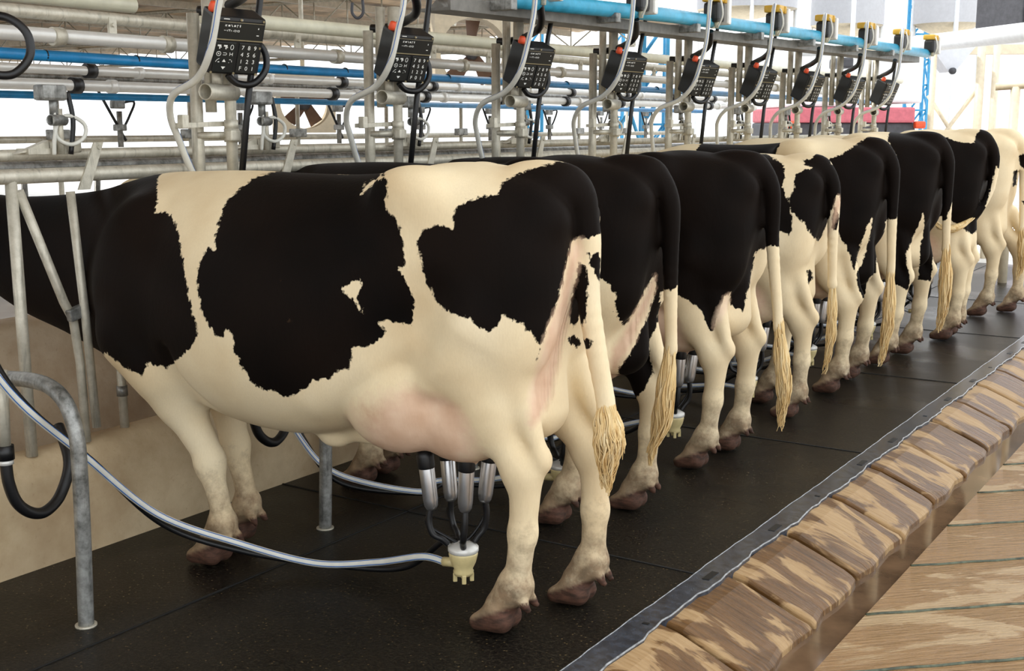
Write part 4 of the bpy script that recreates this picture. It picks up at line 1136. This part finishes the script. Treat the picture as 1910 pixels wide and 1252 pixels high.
# --- milking clusters under the udders, hung by their cups
def make_cluster():
    o = empty('milking_cluster')
    b = MB().lathe([(.030, 0), (.034, .012), (.030, .02), (.042, .045), (.048, .07), (.047, .078)], (0, 0, 0), 20).build('claw_bowl', M_BOWL, o)
    for a in range(4): MB().box((.027 * math.cos(a * 1.57 + .6), .027 * math.sin(a * 1.57 + .6), -.008), (.014, .014, .03), Matrix.Rotation(a * 1.57 + .6, 3, 'Z'), .003).build('foot', M_BOWL, b)
    mb = MB().lathe([(.046, .075), (.050, .082), (.050, .094), (.030, .106), (.018, .110)], (0, 0, 0), 20)
    mb.tube([(.048, .0, .09), (.068, .01, .10)], .006, 8)
    mb.build('claw_lid', M_STEEL, b)
    MB().tube([(.03, .0, .035), (.075, .0, .03)], .016, 12).build('outlet', M_BOWL, b)
    for (dx, dy, tl) in ((.115, .06, .02), (.10, -.055, .03), (-.06, .07, -.02), (-.07, -.055, -.03)):
        bot = Vector((dx * .75, dy * .9, .235 + .015 * (dx < 0))); top = Vector((dx * .82 + tl * .3, dy, .375))
        ax = (top - bot).normalized()
        c = MB().lathe([(.016, -.012), (.022, 0), (.0245, .02), (.0255, .13), (.023, .14)], bot, 18, ax).build('teat_cup', M_CHROME, o)
        MB().lathe([(.0265, .125), (.028, .13), (.029, .165), (.024, .185), (.012, .19)], bot, 18, ax).build('rubber_liner', M_BLACK, c)
        MB().tube([bot + ax * .01 + Vector((.012, -.015, -.002)), bot + ax * .0 + Vector((.014, -.02, -.02))], .0045, 8).build('nipple', M_STEEL, c)
        e = Vector((dx * .35, dy * .5, .105))
        MB().tube(smooth_path([bot - ax * .0, bot + Vector((dx * .05, dy * .1, -.05)), bot * .55 + e * .45 + Vector((dx * .12, dy * .25, -.035)), e + Vector((dx * .12, dy * .2, .018)), e], 7), .0105, 10).build('milk_tube', M_BLACK, o)
        MB().tube(smooth_path([bot + Vector((.014, -.02, -.02)), bot + Vector((.02 + dx * .05, -.02 + dy * .1, -.07)), e + Vector((.012, -.01, .02)), Vector((.01, 0, .10))], 6), .006, 8).build('pulse_tube', M_BLACK, o)
    return o
cl0 = make_cluster()
CL = []
for i, c in enumerate(COWS[:7]):
    o = cl0 if i == 0 else copy_tree(cl0)
    k_ = c.get('scale', 1.0); a = math.pi + math.radians(c['rz'])
    loc = Vector(c['loc']); ux = Vector((math.cos(a), math.sin(a), 0)); vx = Vector((-math.sin(a), math.cos(a), 0))
    p = loc + ux * (.445 * k_) + vx * (.03 * k_)
    zc = .60 * k_ - c.get('udder', 0) - .485
    o.location = (p.x, p.y, zc); o.rotation_euler = (0, 0, a)
    tag(o, f"milking cluster of four steel cups under the {('nearest', 'second', 'third', 'fourth', 'fifth', 'sixth', 'seventh')[i]} cow's udder", 'milking cluster', 'milking clusters on the udders')
    w = lambda u, v, z: Vector((p.x, p.y, 0)) + ux * u + vx * v + Vector((0, 0, z))
    if i == 0:
        mid = Vector((-3.17, p.y - .40, .25))
        up = [Vector((-3.20, p.y - .66, .515)), Vector((-3.215, p.y - .87, .735)), Vector((-3.22, p.y - .98, .93)), Vector((-3.22, p.y - 1.04, 1.2))]
    else:
        mid = Vector((-3.25, p.y - .40, .13))
        up = [Vector((-3.36, p.y - .50, .29)), Vector((-3.44, p.y - .54, .50)), Vector((-3.56, p.y - .55, .80)), Vector((-3.60, p.y - .53, 1.2))]
    pts = smooth_path([w(.075, 0, zc + .03), w(.16, .0, zc + .032), w(.36, -.02, .085), w(.58, .03, .06), Vector((-2.98, p.y - .21, .125 if i == 0 else .05)), mid] + up, 9)
    h = striped_hose('milk_hose', pts, .0125)
    tag(h, f"white hose with blue lines lying from the {('nearest', 'second', 'third', 'fourth', 'fifth', 'sixth', 'seventh')[i]} cow's milking cluster to the manger", 'hose', 'long milk hoses on the mat')
    q = Vector((.0, .035, .0))
    pts = smooth_path([w(-.0, -.02, zc + .11), w(.10, -.05, zc + .085), w(.30, -.10, .05), w(.58, -.05, .028), Vector((-3.0, p.y - .17, .08 if i == 0 else .03)), mid + q + Vector((-.01, .0, -.05))] + [v + q + Vector((0, .0, -.03)) for v in up], 9)
    h = MB().tube(pts, .011, 10).build('pulse_hose', M_BLACK)
    tag(h, f"black twin hose beside the white one, from the {('nearest', 'second', 'third', 'fourth', 'fifth', 'sixth', 'seventh')[i]} cow's milking cluster", 'hose', 'black pulse hoses on the mat')

# --- drain pipe with rubber hose by the front divider
for k in (0, 1):
    y = 2.168 + 1.05 * k
    o = empty('drain_pipe', (-3.3, y, .55), 0, ('grey drop pipe with a black U of rubber hose at the left edge' if k == 0 else 'black U of rubber hose under the nearest cow\'s brisket'), 'pipe', None)
    MB().tube([(0, .006, .26), (0, 0, .02)], .019, 12).build('drop_pipe', M_GALV, o)
    mb = MB(); mb.tube([(0, 0, .025), (0, 0, -.02)], .027, 14); mb.build('collar', M_BLACK, o)
    MB().tube([(0, 0, -.02), (0, 0, -.035)], .0235, 14).build('ring', M_STEEL, o)
    MB().tube(smooth_path([(0, 0, -.03), (0, .005, -.10), (.0, .03, -.17), (.0, .08, -.215), (-.01, .14, -.225), (-.03, .21, -.19), (-.06, .27, -.10), (-.16, .31, -.0)], 7), .0185, 12).build('rubber_hose', M_BLACK, o)

# --- short stub post on the manger wall behind the nearest cow's foreleg
o = empty('stub_post', (-3.73, 2.965, .40), 0, 'short grey stub post on the manger wall, left of the nearest cow\'s foreleg', 'post')
MB().tube([(0, 0, 0), (0, -.005, .30)], .017, 12).build('stem', M_GALV, o)
MB().tube([(0, -.002, .13), (0, -.003, .17)], .021, 12).build('band', M_GREY, o)
# ---------------------------------------------------------------- far side of the parlour and the yard
F_ = Vector((-math.sin(yaw) * math.cos(pitch), math.cos(yaw) * math.cos(pitch), -math.sin(pitch)))
R_ = Vector((math.cos(yaw), math.sin(yaw), 0)); U_ = R_.cross(F_)
def at(px, py, dist):
    """point of the place at a horizontal distance, along a sight line"""
    d = F_ + R_ * ((px - 955) / FPX) - U_ * ((py - 626) / FPX)
    return Vector((0, 0, 1.55)) + d * (dist / math.hypot(d.x, d.y))
M_WHITE = plain('white_paint', (.80, .82, .84), .4, var=.04)
M_LAV = plain('pale_grey_paint', (.66, .68, .74), .45, var=.03)
M_TAN = plain('cream_paint', (.74, .64, .47), .5, var=.06)
M_SKYB = plain('sky_blue_paint', (.05, .34, .62), .45, var=.08)
M_PINK = plain('faded_red_paint', (.62, .15, .19), .5, var=.1)
M_DARK = plain('dark_grey_metal', (.06, .06, .07), .5, var=.15)
M_BROWN = plain('brown_blade', (.16, .09, .06), .5, var=.1)
M_PALEPINK = plain('pale_pink_wall', (.80, .70, .74), .6, var=.04)
# opposite headlock row
rail('top_rail', [(-6.4, 1.5, 1.36), (-6.4, Y1, 1.36)], .028, M_GREY, 'dark rail of the opposite headlock row, low behind the near rails', 'rail')
rail('latch_rail', [(-6.3, 1.5, 1.47), (-6.3, Y1, 1.47)], .021, M_GALV, 'pale rail of the opposite headlock row', 'rail')
for k in range(22):
    y = 3.2 + .42 * k
    o = MB().tube([(-6.4, y, .05), (-6.4, y + (.12 if k % 3 == 1 else 0), 1.36)], .019, 10).build('headlock_bar', M_GREY)
    tag(o, 'thin grey bar of the opposite headlock row, seen under the near rail', 'bar', 'bars of the opposite headlock row')
for k in range(9):
    y = 3.55 + 1.02 * k
    o = empty('support_post', (-6.2, y, .06), 0, nth(k, 'thin grey post of the opposite row, from rail to far pipes'), 'post', 'posts of the opposite row')
    MB().tube([(0, 0, 0), (0, 0, 1.75)], .016, 10).build('stem', M_GALV, o)
    MB().box((0, 0, 1.44), (.05, .14, .06), bev=.008).build('latch', M_GREY, o)
    y2 = .45
    mb = MB(); mb.tube([(0, y2, 1.36), (0, y2, 1.58)], .018, 10); mb.box((0, y2 - .01, 1.62), (.04, .09, .05), bev=.008); mb.box((0, y2, 1.48), (.05, .07, .04), bev=.006)
    mb.build('bracket', M_GREY, o)
    MB().tube(smooth_path([(0, y2 - .02, 1.62), (.02, y2 + .10, 1.64), (.02, y2 + .06, 1.55), (0, y2 + .03, 1.48)], 5), .008, 8).build('hose', M_BLACK, o)
    MB().tube([(0, y2 - .16, 1.72), (0, y2 + .04, 1.40)], .009, 8).build('cord', M_BLACK, o)

# box fans hung beyond the passage
def fan(c, rz, size, label):
    o = empty('box_fan', c, rz, label, 'fan', 'box fans hung under the far roof')
    n = 32; h = size / 2; r = size * .43
    vs = []; fs = []
    for i in range(n):
        a = 2 * math.pi * i / n; ca, sa = math.cos(a), math.sin(a); q = h / max(abs(ca), abs(sa))
        for (rr, y) in ((q, -.12), (r, -.12), (r, .12), (q, .12)): vs.append((ca * rr, y, sa * rr))
    for i in range(n):
        j = (i + 1) % n
        for e in range(4): fs.append((4 * i + e, 4 * i + (e + 1) % 4, 4 * j + (e + 1) % 4, 4 * j + e))
    MB()._add(vs, fs, False).build('shroud', M_TAN, o)
    for b in range(5):
        a = b * 2 * math.pi / 5 + .4; u = Vector((math.cos(a), 0, math.sin(a))); w = Vector((-math.sin(a), 0, math.cos(a)))
        mb = MB()
        P = [u * r * .15 - w * .03 + Vector((0, .03, 0)), u * r * .92 - w * size * .16 + Vector((0, .06, 0)), u * r * .95 + w * size * .05 + Vector((0, -.03, 0)), u * r * .15 + w * .04 + Vector((0, -.03, 0))]
        mb.poly(P, (0, .008, 0)); mb.build('blade', M_BROWN, o)
    MB().lathe([(.05, -.05), (.07, 0), (.05, .05)], (0, 0, 0), 14, Vector((0, 1, 0))).build('hub', M_DARK, o)
    MB().tube([(0, 0, h), (0, 0, h + 1.0)], .02, 8).build('hanger_rod', M_GALV, o)
fan(at(566, 192, 11.0), yaw + .35, .52, 'square pale fan with brown blades, the left of two under the far roof')
fan(at(880, 100, 12.5), yaw + .25, .80, 'square pale fan with brown blades, the right of two under the far roof')

# roof trusses and purlins
def truss(a, b, h, name_label):
    o = empty('roof_truss', a, 0, name_label, 'truss', 'lattice trusses under the far roof')
    a = Vector(a); b = Vector(b); L = (b - a); n = max(4, int(L.length / .6))
    MB().tube([Vector((0, 0, 0)), L], .03, 8).build('bottom_chord', M_GALV, o)
    MB().tube([Vector((0, 0, h)), L + Vector((0, 0, h))], .03, 8).build('top_chord', M_GALV, o)
    mb = MB()
    for i in range(n):
        p, q = L * (i / n), L * ((i + 1) / n)
        mb.tube([p, p + Vector((0, 0, h))], .012, 6); mb.tube([p + Vector((0, 0, h if i % 2 else 0)), q + Vector((0, 0, 0 if i % 2 else h))], .012, 6)
    mb.build('web', M_GALV, o)
for i, y in enumerate((8.0, 13.0, 18.0)):
    truss((-9.4, y, 2.85), (-30, y, 2.85), .42, f"{('nearest', 'middle', 'farthest')[i]} pale lattice truss under the brown far roof")
M_PURLIN = plain('pale_purlin', (.52, .46, .36), .55, var=.1)
for i in range(14):
    x = -10.2 - 1.9 * i
    o = MB().box((x, 3.5, 3.29), (.06, 34, .10)).build('purlin', M_PURLIN)
    tag(o, 'pale purlin running under the brown corrugated far roof', 'purlin', 'purlins of the far roof')
for i in range(5):
    x = -8.6 + 1.5 * i
    o = MB().box((x, .4, 4.345), (.05, 18.6, .09)).build('purlin', M_PURLIN)
    tag(o, 'purlin under the unseen roof over the stalls', 'purlin', 'purlins of the near roof')
# dark beam end at the top, roof strut
o = MB().tube([at(815, 12, 9.0), at(960, 2, 11.0)], .05, 4).build('roof_beam', M_BEAM); tag(o, 'dark grey beam end at the top, left of the light blue conduit', 'beam')
o = MB().tube([at(905, 22, 9.0), at(945, -8, 9.4)], .014, 8).build('roof_strut', M_BLACK); tag(o, 'thin black strut slanting up from a hanging post to the top edge', 'strut')
o = MB().tube(smooth_path([at(657, 5, 6), at(657, 24, 6), at(667, 34, 6), at(677, 24, 6), at(676, 0, 6)], 5), .007, 8).build('shackle', M_DARK); tag(o, 'small dark shackle hanging at the top, left of the second support frame', 'shackle')

# --- yard beyond the end of the row
def silo(px0, px1, ytop, ycyl, ycone, dist, label):
    c = at((px0 + px1) / 2, 100, dist); r = (px1 - px0) / 2 / FPX * dist * .98
    zc = at(0, ycyl, dist).z; zn = at(0, ycone, dist).z
    o = empty('silo', (c.x, c.y, -.37), 0, label, 'silo', 'pale feed silos in the yard')
    MB().lathe([(r, zc + .37), (r, zc + 6.0), (r * .3, zc + 6.8)], (0, 0, 0), 36).build('tank', M_LAV, o)
    MB().lathe([(r * .25, zn + .37), (r, zc + .37)], (0, 0, 0), 36).build('cone', M_TAN, o)
    for a in range(4):
        q = a * 1.57 + .5
        MB().tube([(r * .97 * math.cos(q), r * .97 * math.sin(q), 0), (r * .97 * math.cos(q), r * .97 * math.sin(q), zc + 1)], .05, 8).build('leg', M_WHITE, o)
silo(1512, 1640, 0, 40, 62, 26, 'pale silo with a cream cone, left of two above the far end of the conduit')
silo(1704, 1822, 0, 42, 66, 27, 'pale silo with a cream cone, right of two at the top right')
silo(1300, 1480, 0, 5, 22, 30, 'large pale silo behind the yellow-capped pulsators')
o = MB().tube([at(1500, 92, 22), at(1700, 84, 20), at(1930, 58, 17)], .125, 16).build('duct', M_WHITE); tag(o, 'fat white duct crossing the yard at the upper right', 'duct')
o = MB().box((0, 0, 0), (3.4, .25, .14)).build('duct_bracket', M_TAN)
o.location = at(1800, 93, 20.4); o.rotation_euler = (0, 0, yaw - .1); tag(o, 'cream girder under the fat white duct', 'girder')
# hopper
c = at(1768, 110, 20); o = empty('hopper', c, yaw, 'white V-shaped hopper hanging under the duct, between white posts', 'hopper')
mb = MB(); w1, w2, hh = .34, .05, .34
mb.poly([(-w1, -.2, .17), (w1, -.2, .17), (w2, -.2, -.20), (-w2, -.2, -.20)], (0, .4, 0)); mb.build('funnel', M_LAV, o)
MB().lathe([(.05, 0), (.05, .06)], (0, -.26, -.19), 14, Vector((0, 1, 0))).build('outlet', M_DARK, o)
# white frame posts and braces
for (x, w, lab) in ((1731, .045, 'white yard post left of the hopper'), (1818, .06, 'white yard post right of the hopper'), (1846, .05, 'slender white yard post, rightmost beside the pink wall')):
    p = at(x, 300, 19); o = MB().tube([(p.x, p.y, -.37), (p.x, p.y, at(x, 82, 19).z)], w, 8).build('yard_post', M_TAN); tag(o, lab, 'post', 'white posts of the yard frame')
for (a, b, lab) in (((1731, 178), (1822, 320), 'thin pale brace sloping down to the right under the hopper'), ((1822, 168), (1700, 330), 'thick pale brace sloping down to the left under the hopper')):
    o = MB().tube([at(*a, 19.1), at(*b, 19.1)], .03, 8).build('brace', M_TAN); tag(o, lab, 'brace', 'crossed braces under the hopper')
# T-shaped post
p = at(1885, 300, 13); zt = at(1885, 162, 13).z
o = empty('gate_post', (p.x, p.y, -.2), 0, 'beige T-shaped post at the right edge behind the farthest cow', 'post')
MB().tube([(0, 0, 0), (0, 0, zt + .2)], .045, 16).build('upright', M_TAN, o)
q = at(1857, 162, 13) - Vector((p.x, p.y, -.2)); q2 = at(1990, 154, 13) - Vector((p.x, p.y, -.2))
MB().tube([q, q2], .036, 16).build('crossbar', M_TAN, o)
# louvred dark unit at the top right
c = at(1905, 6, 22); o = empty('cooling_unit', c, yaw + .5, 'dark grey ribbed unit at the top right corner', 'unit')
MB().box((0, 0, 0), (1.05, .9, 1.0), bev=.02).build('cabinet', M_DARK, o)
mb = MB()
for i in range(9): mb.box((-.45 + .11 * i, -.47, -.02), (.04, .03, .9))
mb.build('rib', M_BEAM, o)
mb = MB()
for i in range(7): mb.box((-.3 + .12 * i, -.475, .36 - .05 * i), (.09, .03, .05), bev=.01)
mb.build('icicle_lamp', M_WHITE, o)
# feed truck with a red band
c = at(1590, 300, 17); o = empty('feed_truck', (c.x, c.y, -.37), yaw + .06, 'white feed truck with a faded red band and orange corner lamps', 'truck')
def TB(x0, x1, y0, y1, d0, d1, nm, m, par=o):
    z0, z1 = at(1590, y1, 17).z + .37, at(1590, y0, 17).z + .37
    s = 17 / FPX
    return MB().box(((((x0 + x1) / 2) - 1590) * s, (d0 + d1) / 2, (z0 + z1) / 2), ((x1 - x0) * s, d1 - d0, z1 - z0), bev=.03).build(nm, m, par)
TB(1482, 1700, 200, 229, 0, 2.2, 'red_band', M_PINK)
TB(1478, 1704, 229, 300, .05, 2.1, 'chassis', M_DARK)
TB(1600, 1716, 105, 192, .1, 2.0, 'tank', M_WHITE)
TB(1490, 1600, 150, 199, .1, 2.0, 'cab', M_WHITE)
TB(1552, 1580, 108, 128, -.1, .3, 'mirror', M_DARK)
TB(1470, 1484, 226, 240, -.05, .1, 'lamp', M_ORANGE); TB(1700, 1718, 226, 240, -.05, .1, 'lamp', M_ORANGE)
for x in (1510, 1670):
    MB().lathe([(.42, 0), (.45, .03), (.45, .27), (.42, .3)], ((x - 1590) * 17 / FPX, .05, .45), 24, Vector((0, 1, 0))).build('wheel', M_BLACK, o)
# blue steel towers
def tower(px, w, y0, dist, label, m=M_SKYB):
    c = at(px, 300, dist); s = w / FPX * dist; zt = at(px, y0, dist).z
    o = empty('steel_tower', (c.x, c.y, -.37), yaw, label, 'tower', 'blue steel towers in the yard')
    for (a, b) in ((-1, -1), (1, -1), (1, 1), (-1, 1)):
        MB().box((a * s / 2, b * s / 2, (zt + .37) / 2), (.07, .07, zt + .37)).build('leg', m, o)
    mb = MB(); n = max(3, int((zt + .4) / (s * 1.4)))
    for i in range(n):
        z0, z1 = (zt + .37) * i / n, (zt + .37) * (i + 1) / n
        mb.tube([(-s / 2, -s / 2, z0), (s / 2, -s / 2, z1)], .022, 6); mb.tube([(s / 2, -s / 2, z0), (s / 2, s / 2, z1)], .022, 6); mb.tube([(-s / 2, -s / 2, z1), (s / 2, -s / 2, z1)], .022, 6); mb.tube([(-s / 2, s / 2, z0), (s / 2, s / 2, z1)], .022, 6)
    mb.build('lattice', m, o)
tower(1217, 42, 40, 24, 'broad blue lattice tower behind the fourth and fifth keypad boxes')
tower(997, 26, -30, 27, 'blue lattice tower behind the third keypad box')
tower(1702, 30, -30, 30, 'blue lattice tower between the two silos at the upper right')
tower(1150, 18, 60, 32, 'slim blue lattice tower left of the broad one')
for (a, b, lab) in (((1195, 175), (1095, 330), 'pale blue brace sloping down left of the broad tower'), ((1150, 130), (1240, 410), 'pale blue brace sloping down right, beside the broad tower')):
    o = MB().tube([at(*a, 23), at(*b, 23)], .035, 8).build('brace', M_SKYB); tag(o, lab, 'brace', 'blue braces by the broad tower')
# white building walls closing the yard
def wall(name, p, q, z, m, th=.2):
    p, q = Vector(p), Vector(q); d = q - p
    o = MB().box((d.length / 2, 0, z / 2 - .2), (d.length, th, z)).build(name, m)
    o.location = (p.x, p.y, -.2); o.rotation_euler = (0, 0, math.atan2(d.y, d.x))
    return tag(o, kind='structure')
wall('wall_yard', at(1800, 300, 34) * Vector((1, 1, 0)) if False else (at(1795, 300, 34).x, at(1795, 300, 34).y, 0), (at(2300, 300, 34).x, at(2300, 300, 34).y, 0), 4.2, M_PALEPINK)
